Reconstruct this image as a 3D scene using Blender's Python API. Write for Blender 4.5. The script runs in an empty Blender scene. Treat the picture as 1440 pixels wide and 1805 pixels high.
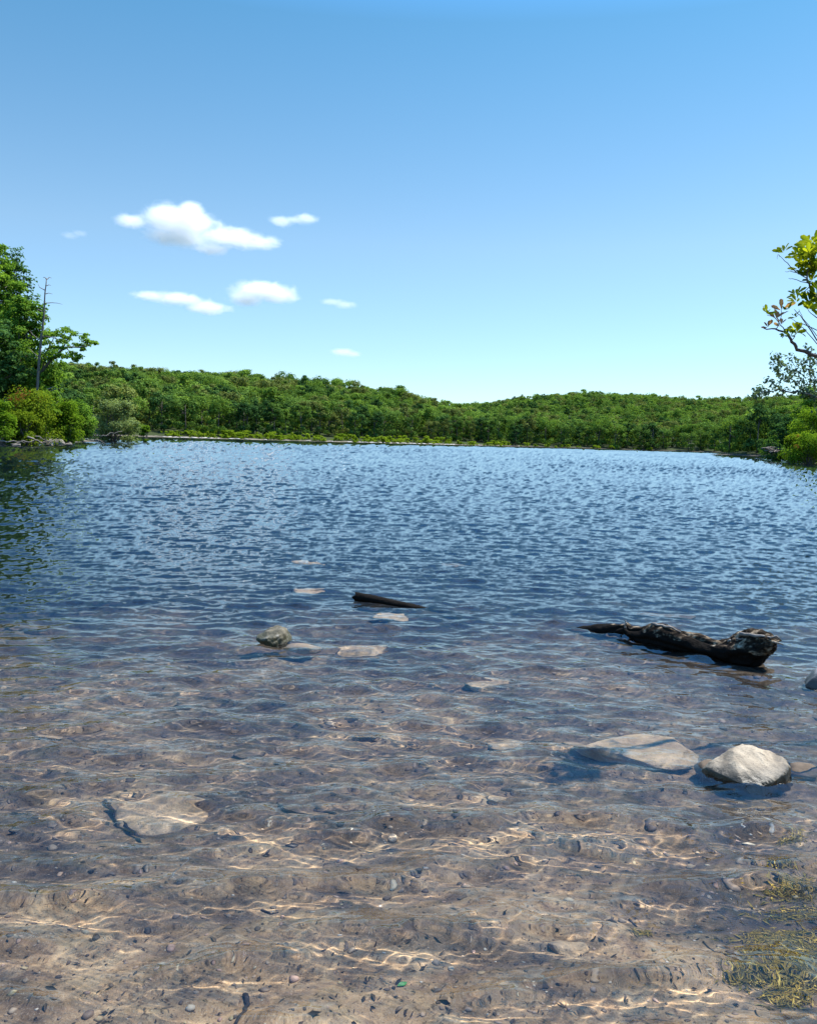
import bpy, bmesh, math, random
import numpy as np
from mathutils import Vector, Matrix

S = bpy.context.scene
COL = S.collection
R = math.radians

# ------------------------------------------------------------------ camera, sky, sun, exposure
F = 1475.0                       # focal length in photo pixels (photo 1440 x 1805)
CAM_H = 1.6
PITCH, ROLL = R(4.96), R(1.83)
cam_d = bpy.data.cameras.new("camera")
cam = bpy.data.objects.new("camera", cam_d)
COL.objects.link(cam)
cam_d.sensor_fit = 'HORIZONTAL'
cam_d.sensor_width = 36.0
cam_d.lens = 36.0 * F / 1440.0
cam_d.clip_start = 0.05
cam_d.clip_end = 20000
CAM_M = Matrix.Translation((0, 0, CAM_H)) @ Matrix.Rotation(math.pi / 2 - PITCH, 4, 'X') @ Matrix.Rotation(ROLL, 4, 'Z')
cam.matrix_world = CAM_M
S.camera = cam

SUN_AZ, SUN_EL = R(60), R(60)    # azimuth to the right of the view direction
W = bpy.data.worlds.new("World")
S.world = W
W.use_nodes = True
wn, wl = W.node_tree.nodes, W.node_tree.links
bg = wn['Background']
sky = wn.new('ShaderNodeTexSky')
sky.sky_type = 'NISHITA'
sky.sun_disc = False
sky.sun_elevation = SUN_EL
sky.sun_rotation = SUN_AZ
sky.altitude = 300
sky.air_density = 1.0
sky.dust_density = 0.3
sky.ozone_density = 1.5
hs = wn.new('ShaderNodeHueSaturation')
hs.inputs['Saturation'].default_value = 1.0
wl.new(sky.outputs[0], hs.inputs['Color'])
# sky tint by height; unseen upper sky brightened for water reflections and fill
tcw = wn.new('ShaderNodeTexCoord')
spw = wn.new('ShaderNodeSeparateXYZ')
wl.new(tcw.outputs['Generated'], spw.inputs[0])
rpw = wn.new('ShaderNodeValToRGB')
SKY_STOPS = [(0.0, (0.58, 0.72, 0.86)), (0.10, (0.59, 0.72, 0.82)), (0.22, (0.64, 0.75, 0.76)), (0.43, (0.39, 0.71, 0.76)), (0.51, (0.47, 1.05, 1.35)), (0.66, (0.56, 1.4, 2.0)), (1.0, (0.62, 1.5, 2.2))]
while len(rpw.color_ramp.elements) < len(SKY_STOPS):
    rpw.color_ramp.elements.new(0.5)
for e, (q, cc) in zip(rpw.color_ramp.elements, SKY_STOPS):
    e.position = q
    e.color = (*cc, 1)
wl.new(spw.outputs[2], rpw.inputs['Fac'])
mxw = wn.new('ShaderNodeMix')
mxw.data_type = 'RGBA'
mxw.blend_type = 'MULTIPLY'
mxw.inputs[0].default_value = 1.0
wl.new(hs.outputs[0], mxw.inputs[6])
wl.new(rpw.outputs[0], mxw.inputs[7])
wl.new(mxw.outputs[2], bg.inputs['Color'])
bg.inputs['Strength'].default_value = 0.12

sun_d = bpy.data.lights.new("sun", 'SUN')
sun_d.energy = 5.0
sun_d.angle = R(0.5)
sun_d.color = (1.0, 0.95, 0.87)
sun_d.cycles.is_caustics_light = True
sun = bpy.data.objects.new("sun", sun_d)
COL.objects.link(sun)
SUN_DIR = Vector((math.sin(SUN_AZ) * math.cos(SUN_EL), math.cos(SUN_AZ) * math.cos(SUN_EL), math.sin(SUN_EL)))
sun.rotation_euler = SUN_DIR.to_track_quat('Z', 'Y').to_euler()

S.view_settings.view_transform = 'Standard'
S.view_settings.look = 'None'
S.view_settings.gamma = 1
S.view_settings.exposure = 0.9
S.cycles.use_denoising = True
S.cycles.max_bounces = 10
S.cycles.transmission_bounces = 8
S.cycles.transparent_max_bounces = 8
S.cycles.volume_bounces = 3
S.cycles.sample_clamp_indirect = 6.0
S.cycles.sample_clamp_direct = 10.0
S.cycles.caustics_reflective = False
S.cycles.caustics_refractive = True


# ------------------------------------------------------------------ helpers
def ray(px, py):
    d = CAM_M.to_3x3() @ Vector(((px - 720) / F, -(py - 902.5) / F, -1.0))
    return d.normalized()


def at(px, py, Y):
    """point at forward distance Y seen at photo pixel px, py"""
    d = ray(px, py)
    return Vector((0, 0, CAM_H)) + d * (Y / d.y)


def onplane(px, py, z=0.0):
    d = ray(px, py)
    return Vector((0, 0, CAM_H)) + d * ((z - CAM_H) / d.z)


def refr(px, py, depth):
    """point at that depth under the water, seen through a flat surface"""
    d = ray(px, py)
    p = onplane(px, py, 0)
    n = 1.333
    hx = Vector((d.x, d.y, 0)) / n
    dz = -math.sqrt(max(1e-6, 1 - hx.length_squared))
    return p + Vector((hx.x, hx.y, dz)) * (depth / -dz)


def tag(o, label=None, cat=None, group=None, kind=None):
    if label: o['label'] = label
    if cat: o['category'] = cat
    if group: o['group'] = group
    if kind: o['kind'] = kind
    return o


def mesh_np(name, V, Fc, mats, mi=None, tint=None, smooth=True, parent=None, link=True):
    """V (n,3), Fc (m,k) index array (k = 3 or 4) or a list of them"""
    if not isinstance(Fc, list):
        Fc = [Fc]
    Fc = [np.asarray(f, dtype=np.int32) for f in Fc if len(f)]
    me = bpy.data.meshes.new(name)
    V = np.ascontiguousarray(V, dtype=np.float32)
    me.vertices.add(len(V))
    me.vertices.foreach_set('co', V.ravel())
    idx = np.concatenate([f.ravel() for f in Fc])
    tot = np.concatenate([np.full(len(f), f.shape[1], dtype=np.int32) for f in Fc])
    st = np.zeros(len(tot), dtype=np.int32)
    st[1:] = np.cumsum(tot)[:-1]
    me.loops.add(len(idx))
    me.loops.foreach_set('vertex_index', idx)
    me.polygons.add(len(tot))
    me.polygons.foreach_set('loop_start', st)
    me.polygons.foreach_set('loop_total', tot)
    if mi is not None:
        me.polygons.foreach_set('material_index', np.asarray(mi, dtype=np.int32))
    me.polygons.foreach_set('use_smooth', np.full(len(tot), smooth))
    if tint is not None:
        a = me.attributes.new('tint', 'FLOAT', 'POINT')
        a.data.foreach_set('value', np.asarray(tint, dtype=np.float32))
    me.update(calc_edges=True)
    for m in (mats if isinstance(mats, (list, tuple)) else [mats]):
        me.materials.append(m)
    o = bpy.data.objects.new(name, me)
    if link:
        COL.objects.link(o)
    if parent is not None:
        o.parent = parent
    return o


def empty(name, loc=(0, 0, 0), rz=0.0):
    o = bpy.data.objects.new(name, None)
    o.empty_display_size = 0.2
    COL.objects.link(o)
    o.location = loc
    o.rotation_euler = (0, 0, rz)
    return o


def copy_tree(o, parent=None):
    c = o.copy()
    COL.objects.link(c)
    if parent is not None:
        c.parent = parent
    for ch in [x for x in o.children]:
        copy_tree(ch, c)
    return c


def receiver(o):
    o.cycles.is_caustics_receiver = True
    for ch in o.children:
        receiver(ch)
    return o


def vnoise(P, seed, octaves=4, scale=1.0, gain=0.5):
    """smooth pseudo random field made of sines, P (n,k) -> about -1..1"""
    g = np.random.default_rng(seed)
    P = np.asarray(P, dtype=np.float64) * scale
    out = np.zeros(len(P))
    amp, tot = 1.0, 0.0
    for o in range(octaves):
        s = np.zeros(len(P))
        for k in range(6):
            d = g.normal(size=P.shape[1])
            d /= np.linalg.norm(d)
            s += np.sin((P @ d) * (2 ** o) * g.uniform(0.7, 1.4) * 2.2 + g.uniform(0, 6.28))
        out += amp * s / 2.6
        tot += amp
        amp *= gain
    return out / tot


# ---- node material helper
class NT:
    def __init__(self, name):
        self.m = bpy.data.materials.new(name)
        self.m.use_nodes = True
        self.n, self.l = self.m.node_tree.nodes, self.m.node_tree.links
        self.out = self.n['Material Output']
        self.bsdf = self.n['Principled BSDF']

    def node(self, t, **kw):
        x = self.n.new('ShaderNode' + t)
        for k, v in kw.items():
            setattr(x, k, v)
        return x

    def link(self, a, b):
        self.l.new(a, b)

    def noise(self, vec, scale, detail=4, rough=0.55, dist=0.0):
        x = self.node('TexNoise')
        x.inputs['Scale'].default_value = scale
        x.inputs['Detail'].default_value = detail
        x.inputs['Roughness'].default_value = rough
        x.inputs['Distortion'].default_value = dist
        if vec is not None:
            self.link(vec, x.inputs['Vector'])
        return x.outputs['Fac']

    def ramp(self, fac, stops, interp='LINEAR'):
        x = self.node('ValToRGB')
        cr = x.color_ramp
        cr.interpolation = interp
        while len(cr.elements) < len(stops):
            cr.elements.new(0.5)
        for e, (p, c) in zip(cr.elements, stops):
            e.position = p
            e.color = (c[0], c[1], c[2], 1) if isinstance(c, (tuple, list)) else (c, c, c, 1)
        self.link(fac, x.inputs['Fac'])
        return x.outputs['Color']

    def mix(self, fac, a, b, blend='MIX'):
        x = self.node('Mix', data_type='RGBA', blend_type=blend)
        for s, v in ((x.inputs[0], fac), (x.inputs[6], a), (x.inputs[7], b)):
            if isinstance(v, (int, float)):
                s.default_value = v
            elif isinstance(v, tuple):
                s.default_value = (*v, 1)
            else:
                self.link(v, s)
        return x.outputs[2]

    def math(self, op, a, b=None, c=None):
        x = self.node('Math', operation=op)
        for i, v in enumerate((a, b, c)):
            if v is None:
                continue
            if isinstance(v, (int, float)):
                x.inputs[i].default_value = v
            else:
                self.link(v, x.inputs[i])
        return x.outputs[0]

    def bump(self, h, strength, dist):
        x = self.node('Bump')
        x.inputs['Strength'].default_value = strength
        x.inputs['Distance'].default_value = dist
        self.link(h, x.inputs['Height'])
        return x.outputs[0]

    def pos(self):
        return self.node('NewGeometry').outputs['Position']

    def objc(self):
        return self.node('TexCoord').outputs['Object']

    def sep(self, v):
        x = self.node('SeparateXYZ')
        self.link(v, x.inputs[0])
        return x.outputs


def leaf_mat(name, dark, light, trans=0.4, gloss=0.0, var=0.5):
    t = NT(name)
    a = t.node('Attribute', attribute_name='tint')
    oi = t.node('ObjectInfo')
    v = t.math('ADD', a.outputs['Fac'], t.math('MULTIPLY', t.math('SUBTRACT', oi.outputs['Random'], 0.5), var))
    colr = t.ramp(v, [(0.0, dark), (1.0, light)])
    df = t.node('BsdfDiffuse')
    tr = t.node('BsdfTranslucent')
    t.link(colr, df.inputs['Color'])
    t.link(t.mix(1.0, colr, (1.0, 1.0, 0.55), 'MULTIPLY'), tr.inputs['Color'])
    mx = t.node('MixShader')
    mx.inputs[0].default_value = trans
    t.link(df.outputs[0], mx.inputs[1])
    t.link(tr.outputs[0], mx.inputs[2])
    o = mx.outputs[0]
    if gloss:
        gl = t.node('BsdfGlossy')
        gl.inputs['Roughness'].default_value = 0.35
        m2 = t.node('MixShader')
        m2.inputs[0].default_value = gloss
        t.link(o, m2.inputs[1])
        t.link(gl.outputs[0], m2.inputs[2])
        o = m2.outputs[0]
    t.link(o, t.out.inputs['Surface'])
    t.n.remove(t.bsdf)
    return t.m


def bark_mat(name, a, b, scale=6.0):
    t = NT(name)
    o = t.objc()
    mp = t.node('Mapping')
    mp.inputs['Scale'].default_value = (1, 1, 0.25)
    t.link(o, mp.inputs['Vector'])
    f = t.noise(mp.outputs[0], scale, 6, 0.65)
    t.link(t.ramp(f, [(0.3, a), (0.7, b)]), t.bsdf.inputs['Base Color'])
    t.bsdf.inputs['Roughness'].default_value = 0.9
    t.link(t.bump(f, 0.6, 0.03), t.bsdf.inputs['Normal'])
    return t.m


def rock_mat(name, cols, scale=14.0, wet=None, speck=0.25, wet_col=(0.035, 0.03, 0.018), crack=0.5):
    """wet: world height below which the stone is dark with slime, None = dry all over"""
    t = NT(name)
    o = t.objc()
    p = t.pos()
    n1 = t.noise(o, scale * 0.35, 6, 0.6, 0.4)
    n2 = t.noise(o, scale * 3.0, 5, 0.7)
    n3 = t.noise(o, scale * 11.0, 3, 0.6)
    c = t.ramp(n1, [(0.3, cols[0]), (0.52, cols[1]), (0.72, cols[2])])
    c = t.mix(t.math('MULTIPLY', t.ramp(n2, [(0.48, 0.0), (0.7, 1.0)]), speck), c, cols[0])
    c = t.mix(t.math('MULTIPLY', t.ramp(n3, [(0.58, 0.0), (0.66, 1.0)]), speck), c, (0.05, 0.045, 0.035))
    rough = 0.85
    if wet is not None:
        z = t.sep(p)[2]
        w = t.math('ADD', t.math('MULTIPLY', t.math('SUBTRACT', n1, 0.5), 0.12), z)
        wf = t.ramp(t.math('MULTIPLY_ADD', w, 25.0, 0.5 - wet * 25.0), [(0.0, 1.0), (1.0, 0.0)])
        c = t.mix(t.math('MULTIPLY', wf, 0.85), c, wet_col)
        rough = t.math('MULTIPLY_ADD', wf, -0.55, 0.85)
    t.link(c, t.bsdf.inputs['Base Color'])
    t.bsdf.inputs['Specular IOR Level'].default_value = 0.3
    if isinstance(rough, float):
        t.bsdf.inputs['Roughness'].default_value = rough
    else:
        t.link(rough, t.bsdf.inputs['Roughness'])
    h = t.math('ADD', t.math('MULTIPLY', n2, 0.6), t.math('MULTIPLY', n1, 1.0))
    h = t.math('ADD', h, t.math('MULTIPLY', n3, 0.15))
    t.link(t.bump(h, crack, 0.02), t.bsdf.inputs['Normal'])
    return t.m


# ---- geometry helpers
def tube(pts, rad, sides=8, cap=True, jit=0.0, seed=0):
    """tapered tube through pts; returns verts, quads, tris"""
    pts = [Vector(p) for p in pts]
    g = random.Random(seed)
    n = len(pts)
    V, Q, T = [], [], []
    up = Vector((0, 0, 1))
    prev = None
    for i, p in enumerate(pts):
        d = (pts[min(i + 1, n - 1)] - pts[max(i - 1, 0)]).normalized()
        if prev is None:
            ref = up if abs(d.z) < 0.9 else Vector((1, 0, 0))
            a = d.cross(ref).normalized()
        else:
            a = (prev - d * prev.dot(d)).normalized()
        prev = a
        b = d.cross(a)
        for k in range(sides):
            th = 2 * math.pi * k / sides
            r = rad[i] * (1 + (g.random() - 0.5) * jit)
            V.append(p + a * (math.cos(th) * r) + b * (math.sin(th) * r))
    for i in range(n - 1):
        for k in range(sides):
            k2 = (k + 1) % sides
            Q.append((i * sides + k, i * sides + k2, (i + 1) * sides + k2, (i + 1) * sides + k))
    if cap:
        for e, off in ((0, 0), (n - 1, (n - 1) * sides)):
            c = len(V)
            V.append(pts[e])
            for k in range(sides):
                k2 = (k + 1) % sides
                T.append((off + k2, off + k, c) if e == 0 else (off + k, off + k2, c))
    return V, Q, T


class Acc:
    """collects verts / quads / tris / tint for one mesh"""
    def __init__(self):
        self.V, self.Q, self.T, self.t, self.n = [], [], [], [], 0

    def add(self, V, Q=(), T=(), tint=0.5):
        V = np.asarray([tuple(v) for v in V] if not isinstance(V, np.ndarray) else V, dtype=np.float32)
        if len(Q): self.Q.append(np.asarray(Q, dtype=np.int32) + self.n)
        if len(T): self.T.append(np.asarray(T, dtype=np.int32) + self.n)
        self.V.append(V)
        self.t.append(np.full(len(V), tint, dtype=np.float32) if np.isscalar(tint) else np.asarray(tint, dtype=np.float32))
        self.n += len(V)

    def tube(self, pts, rad, sides=8, cap=True, tint=0.5, jit=0.0, seed=0):
        V, Q, T = tube(pts, rad, sides, cap, jit, seed)
        self.add(V, Q, T, tint)

    def build(self, name, mat, parent=None, smooth=True, link=True):
        Fs = []
        if self.Q: Fs.append(np.concatenate(self.Q))
        if self.T: Fs.append(np.concatenate(self.T))
        return mesh_np(name, np.concatenate(self.V), Fs, mat, tint=np.concatenate(self.t), smooth=smooth, parent=parent, link=link)


def kites(g, C, N, L, Wd, fold=0.25):
    """one kite-shaped leaf per centre C with normal N, length L, width Wd -> verts (4n,3)"""
    n = len(C)
    N = N / np.linalg.norm(N, axis=1, keepdims=True)
    r = g.normal(size=(n, 3))
    Tn = np.cross(N, r)
    Tn /= np.linalg.norm(Tn, axis=1, keepdims=True) + 1e-9
    B = np.cross(N, Tn)
    L = np.asarray(L)[:, None] if np.ndim(L) else L
    Wd = np.asarray(Wd)[:, None] if np.ndim(Wd) else Wd
    V = np.empty((n, 4, 3), dtype=np.float32)
    V[:, 0] = C - Tn * L * 0.5
    V[:, 1] = C + Tn * L * 0.05 + B * Wd * 0.5 + N * Wd * fold
    V[:, 2] = C + Tn * L * 0.5
    V[:, 3] = C + Tn * L * 0.05 - B * Wd * 0.5 + N * Wd * fold
    return V.reshape(-1, 3)


def leaf_cloud(g, clumps, crad, per, size, up=0.45, flat=0.6, out_from=None, tint_c=0.25, tint_l=0.18, base_t=0.45, aspect=0.7, puff=0.0):
    """clumps (k,3) centres, crad (k,) radii -> verts, quads, tint"""
    k = len(clumps)
    ctint = base_t + g.normal(size=k) * tint_c
    ids = np.repeat(np.arange(k), per)
    n = len(ids)
    d = g.normal(size=(n, 3))
    d /= np.linalg.norm(d, axis=1, keepdims=True)
    rr = g.uniform(0, 1, n) ** 0.45
    off = d * rr[:, None] * np.asarray(crad)[ids][:, None]
    off[:, 2] *= flat
    C = np.asarray(clumps)[ids] + off
    N = d * 0.55 + g.normal(size=(n, 3)) * 0.55
    N = N * (1 - .55 * puff) + d * puff
    N[:, 2] += up
    if out_from is not None:
        o = C - np.asarray(out_from)
        o /= np.linalg.norm(o, axis=1, keepdims=True) + 1e-6
        N += o * 0.5
    L = size * g.uniform(0.6, 1.35, n)
    V = kites(g, C, N, L, L * aspect)
    t = np.clip(ctint[ids] + g.normal(size=n) * tint_l, 0, 1)
    return V, np.arange(n * 4).reshape(-1, 4), np.repeat(t, 4)


def rock_shape(seed, dims, planes=10, cut=(0.62, 0.9), noise=0.05, sub=4, fine=0.012, flat=None):
    """angular stone: a sphere chopped by planes; returns verts, tris"""
    g = np.random.default_rng(seed)
    bm = bmesh.new()
    bmesh.ops.create_icosphere(bm, subdivisions=sub, radius=1.0)
    V = np.array([v.co[:] for v in bm.verts])
    T = np.array([[v.index for v in f.verts] for f in bm.faces])
    bm.free()
    for i in range(planes):
        n = g.normal(size=3)
        n /= np.linalg.norm(n)
        c = g.uniform(*cut)
        d = V @ n - c
        V = V - np.outer(np.maximum(d, 0) * 0.93, n)
    V *= 1 + noise * vnoise(V, seed + 1, 3, 1.3)[:, None]
    if flat:
        V[:, 2] = np.where(V[:, 2] > flat, flat + (V[:, 2] - flat) * .12, V[:, 2])
    V += V * (fine * vnoise(V, seed + 2, 4, 5.0))[:, None]
    return V * np.asarray(dims), T


def rock(name, mat, loc, dims, seed, rz=0.0, tilt=(0, 0), parent=None, **kw):
    V, T = rock_shape(seed, dims, **kw)
    o = mesh_np(name, V, T, mat, smooth=True, parent=parent)
    o.location = loc
    o.rotation_euler = (tilt[0], tilt[1], rz)
    return o


# ------------------------------------------------------------------ ground: lake bed, banks and hills in one sheet
SHORE = [(-70, -4), (-20, -0.4), (-6, 0.5), (0, 0.85), (2.2, 0.9), (3.6, 2.2), (3.9, 4.5), (4.9, 8), (7.6, 13), (11.3, 18),
         (17, 28), (28, 45), (42, 68), (54, 90), (57, 100), (53, 107), (51.5, 113), (56, 122), (75, 135), (110, 170), (124, 222), (112, 233),
         (98, 240), (89, 249), (92, 258), (118, 320), (150, 400), (146, 424), (120, 424), (90, 410), (45, 372), (20, 335), (0, 308),
         (-40, 258), (-72, 230), (-92, 214), (-104, 185), (-96, 150), (-72, 132), (-50, 125), (-42.5, 118), (-40.5, 108), (-38.5, 90),
         (-35, 76), (-34, 68), (-40, 56), (-62, 40), (-80, 15)]
SH = np.array(SHORE, dtype=np.float64)


def shore_sd(P):
    """signed distance to the shoreline: > 0 on land, < 0 in the lake"""
    x, y = P[:, 0], P[:, 1]
    best = np.full(len(P), 1e9)
    inside = np.zeros(len(P), dtype=bool)
    for i in range(len(SH)):
        a, b = SH[i], SH[(i + 1) % len(SH)]
        ab = b - a
        tt = np.clip(((x - a[0]) * ab[0] + (y - a[1]) * ab[1]) / (ab @ ab), 0, 1)
        dx, dy = x - a[0] - tt * ab[0], y - a[1] - tt * ab[1]
        best = np.minimum(best, dx * dx + dy * dy)
        c = (a[1] > y) != (b[1] > y)
        with np.errstate(divide='ignore', invalid='ignore'):
            xi = a[0] + (y - a[1]) / (b[1] - a[1] if b[1] != a[1] else 1e-9) * ab[0]
        inside ^= c & (x < xi)
    d = np.sqrt(best)
    return np.where(inside, -d, d)


H1_A = [-0.7, -0.45, -0.33, -0.22, -0.11, 0.0, 0.07, 0.12, 0.2, 0.7]
H1_H = [13, 14.5, 16, 17.5, 18, 14.5, 7.5, 3.5, 2, 2]
RS_R = [215, 222, 238, 262, 285, 316, 350, 385, 420, 430]
H2_A = [-0.3, 0.02, 0.05, 0.09, 0.155, 0.217, 0.27, 0.325, 0.42, 0.5, 0.8]
H2_H = [12, 18, 21, 27, 34.5, 38.5, 37, 34, 36, 39, 40]


def smooth(t):
    t = np.clip(t, 0, 1)
    return t * t * (3 - 2 * t)


def height(P, sd=None):
    P = np.asarray(P, dtype=np.float64)
    if sd is None:
        sd = shore_sd(P)
    r = np.hypot(P[:, 0], P[:, 1])
    a = np.where(P[:, 1] > 1, P[:, 0] / np.maximum(P[:, 1], 1), 9.0)
    a = np.clip(a, -0.8, 0.8)
    d = -sd
    dep = np.where(d < 1.4, 0.058 * d, 0.081 + 0.050 * (d - 1.4))
    dep = np.where(d > 7, 0.361 + 0.15 * (d - 7), dep)
    dep = np.minimum(dep, 3.5 + 0 * d)
    und = 0.011 * vnoise(P, 5, 3, 1.6) + 0.005 * vnoise(P, 6, 3, 7.0)
    bed = -dep + und * np.clip(d / 0.8, 0, 1)
    land = np.minimum(0.10 * sd, 0.5) + 0.09 * np.clip(sd - 3, 0, 16) + 0.12 * vnoise(P, 7, 3, 0.35) * np.clip(sd / 4, 0, 1)
    rs = np.interp(a, H1_A, RS_R)
    h1 = np.interp(a, H1_A, H1_H) * smooth((r - rs - 4) / 165.0)
    h2 = np.interp(a, H2_A, H2_H) * smooth((r - 440) / 380.0)
    hill = np.where((P[:, 1] > 120) & (r > 180), np.maximum(h1, h2), 0) * np.clip(sd / 30, 0, 1)
    land = land + hill
    return np.where(sd < 0, bed, land)


def polar(radii, ang_dense, n_dense, n_rest):
    a1 = np.linspace(-ang_dense, ang_dense, n_dense)
    a2 = np.linspace(ang_dense, 2 * math.pi - ang_dense, n_rest + 2)[1:-1]
    ang = np.concatenate([a1, a2])
    na, nr = len(ang), len(radii)
    X = np.outer(radii, np.sin(ang)).ravel()
    Y = np.outer(radii, np.cos(ang)).ravel()
    i, k = np.meshgrid(np.arange(nr - 1), np.arange(na), indexing='ij')
    k2 = (k + 1) % na
    Q = np.stack([i * na + k, i * na + k2, (i + 1) * na + k2, (i + 1) * na + k], -1).reshape(-1, 4)

    c = nr * na
    kk = np.arange(na)
    T = np.stack([np.full(na, c), (kk + 1) % na, kk], -1)
    P = np.column_stack([np.append(X, 0), np.append(Y, 0)])
    return P, Q, T, na


t = NT("ground")
p = t.pos()
sx = t.sep(p)
mp = t.node('Mapping')
mp.inputs['Scale'].default_value = (1, 1.0, 1)
t.link(p, mp.inputs['Vector'])
pv = mp.outputs[0]
nA = t.noise(pv, 1.1, 5, 0.6, 0.6)
nB = t.noise(pv, 6.0, 6, 0.65, 0.8)
nC = t.noise(pv, 38.0, 4, 0.7, 0.3)
nD = t.noise(pv, 170.0, 3, 0.7)
sand = t.ramp(nB, [(0.27, (0.10, 0.06, 0.035)), (0.47, (0.42, 0.27, 0.145)), (0.68, (0.58, 0.405, 0.225))])
sand = t.mix(t.ramp(nA, [(0.42, 0.0), (0.6, 0.75)]), sand, (0.125, 0.080, 0.045))
sand = t.mix(t.ramp(nC, [(0.53, 0.0), (0.66, 0.75)]), sand, (0.065, 0.042, 0.026))
sand = t.mix(t.ramp(nD, [(0.56, 0.0), (0.7, 0.6)]), sand, (0.5, 0.4, 0.29))
sand = t.mix(t.ramp(nD, [(0.3, 0.7), (0.42, 0.0)]), sand, (0.05, 0.035, 0.025))
# mud, and light lost in deeper water painted into the bed colour
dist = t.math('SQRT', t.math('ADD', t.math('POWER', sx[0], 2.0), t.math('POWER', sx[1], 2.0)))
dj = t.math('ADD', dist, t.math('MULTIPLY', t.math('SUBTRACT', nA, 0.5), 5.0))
mud_dimf = t.ramp(t.math('DIVIDE', dj, 20.0), [(0.10, 0.0), (0.19, 0.5), (0.42, 1.0)])
mud_dim = t.ramp(nB, [(0.38, (0.006, 0.009, 0.013)), (0.58, (0.034, 0.036, 0.038)), (0.74, (0.10, 0.082, 0.06))])
mud_dim = t.mix(t.ramp(t.math('DIVIDE', dj, 20.0), [(0.32, 0.0), (0.6, 1.0)]), mud_dim, (0.005, 0.011, 0.018))  # far bed painted blue-black for the dimness of deep water
bedc = t.mix(mud_dimf, sand, mud_dim)
floor_c = t.ramp(nB, [(0.3, (0.014, 0.022, 0.008)), (0.6, (0.04, 0.055, 0.016)), (0.8, (0.05, 0.085, 0.02))])
shore_c = t.ramp(t.noise(pv, 0.35, 6, 0.75), [(0.38, (0.05, 0.045, 0.03)), (0.58, (0.20, 0.17, 0.13)), (0.72, (0.48, 0.44, 0.38))])
shore_c = t.mix(t.ramp(t.math('DIVIDE', sx[0], 100.0), [(0.40, 0.0), (0.55, 1.0)]), shore_c, (0.055, 0.048, 0.036))
zz = t.math('ADD', sx[2], t.math('MULTIPLY', t.math('SUBTRACT', nA, 0.5), 0.5))
landf = t.ramp(zz, [(0.28, 0.0), (0.5, 1.0)])
above = t.mix(landf, shore_c, floor_c)
far = t.ramp(t.math('DIVIDE', dist, 100.0), [(0.08, 0.0), (0.2, 1.0)])
above = t.mix(far, t.mix(0.5, sand, floor_c), above)
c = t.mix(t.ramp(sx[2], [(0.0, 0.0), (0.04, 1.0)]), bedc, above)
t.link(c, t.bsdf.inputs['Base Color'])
t.bsdf.inputs['Roughness'].default_value = 0.95
t.bsdf.inputs['Specular IOR Level'].default_value = 0.15
hh = t.math('ADD', t.math('MULTIPLY', nC, 1.0), t.math('MULTIPLY', nD, 0.35))
hh = t.math('ADD', hh, t.math('MULTIPLY', nB, 2.0))
t.link(t.bump(hh, 0.7, 0.012), t.bsdf.inputs['Normal'])
M_GROUND = t.m

radii = np.concatenate([np.linspace(0.5, 1.5, 12), np.geomspace(1.52, 12, 330), np.geomspace(12.3, 60, 60), np.geomspace(62, 950, 90), np.geomspace(1000, 9000, 12)])
P, Q, T, na = polar(radii, R(33), 560, 90)
Z = height(P)
Z = np.where(np.hypot(P[:, 0], P[:, 1]) > 950, np.minimum(Z, 15), Z)
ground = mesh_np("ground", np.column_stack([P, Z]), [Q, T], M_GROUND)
tag(ground, kind='structure')
receiver(ground)

# ------------------------------------------------------------------ water: a real wave surface
g = np.random.default_rng(11)
tn = np.concatenate([np.linspace(1.6 / 1.35, 1.6 / 700.0, 1000)])
wr = 1.6 / tn
P, Q, T, na = polar(wr, R(31.5), 900, 60)
X, Y = P[:, 0], P[:, 1]
rad = np.hypot(X, Y)
row_sp = np.maximum(rad * rad / (F * 0.5667 * 1.6), 0.002)
col_sp = np.maximum(rad * (2 * R(31.5) / 900), 0.002)
Hh = np.zeros(len(P)); SX = np.zeros(len(P)); SY = np.zeros(len(P))
# gust patches and calm strips
gust = 0.5 + 0.5 * vnoise(np.column_stack([X / 9, Y / 26]), 21, 3, 1.0)
gust2 = 0.5 + 0.5 * vnoise(np.column_stack([X, Y * 1.4]), 22, 3, 0.55)
near = smooth((rad - 1.5) / 9.0)
NW = 110
steep = 1 + 0.22 * np.exp(-(np.log(np.maximum(rad, .5) / 4.6) / 0.62) ** 2)      # the wavelets stand up where the bed shelves
lam = np.geomspace(0.035, 1.2, NW)
for i in range(NW):
    l = lam[i]
    kk = 2 * math.pi / l
    spread = 0.62 if l < 0.11 else (0.42 if l < 0.5 else 0.26)
    th = -math.pi / 2 + 0.10 + g.normal() * spread
    kx, ky = kk * math.cos(th), kk * math.sin(th)
    s = 0.0192 * (0.7 if l < 0.07 else 1.0) * (1.0 if l < 0.6 else 0.6)
    if 0.13 < l < 0.42:
        s *= 1.45
    if l > 0.5:
        s *= 0.7
    amp = s / kk
    # the shallows carry smoother, longer waves
    A = amp * (((0.82 if l < 0.11 else 0.66) * (1 - near) + 1.1 * near) if l < 0.2 else (1.45 - 0.45 * near)) * (0.55 + 0.9 * (gust if i % 2 else gust2)) * (steep if l < 0.45 else 1.0)
    lod_h = smooth((l / row_sp - 2.0) / 2.0)
    lod_s = smooth((l / col_sp - 1.6) / 1.6)
    ph = kx * X + ky * Y + g.uniform(0, 6.28) + 0.8 * np.sin(X * g.uniform(0.4, 1.4) + Y * g.uniform(0.2, 0.9) + g.uniform(0, 6))
    sn, cs = np.sin(ph), np.cos(ph)
    Hh += A * sn * lod_h
    SX += A * kx * cs * lod_s
    SY += A * ky * cs * lod_s
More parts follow.
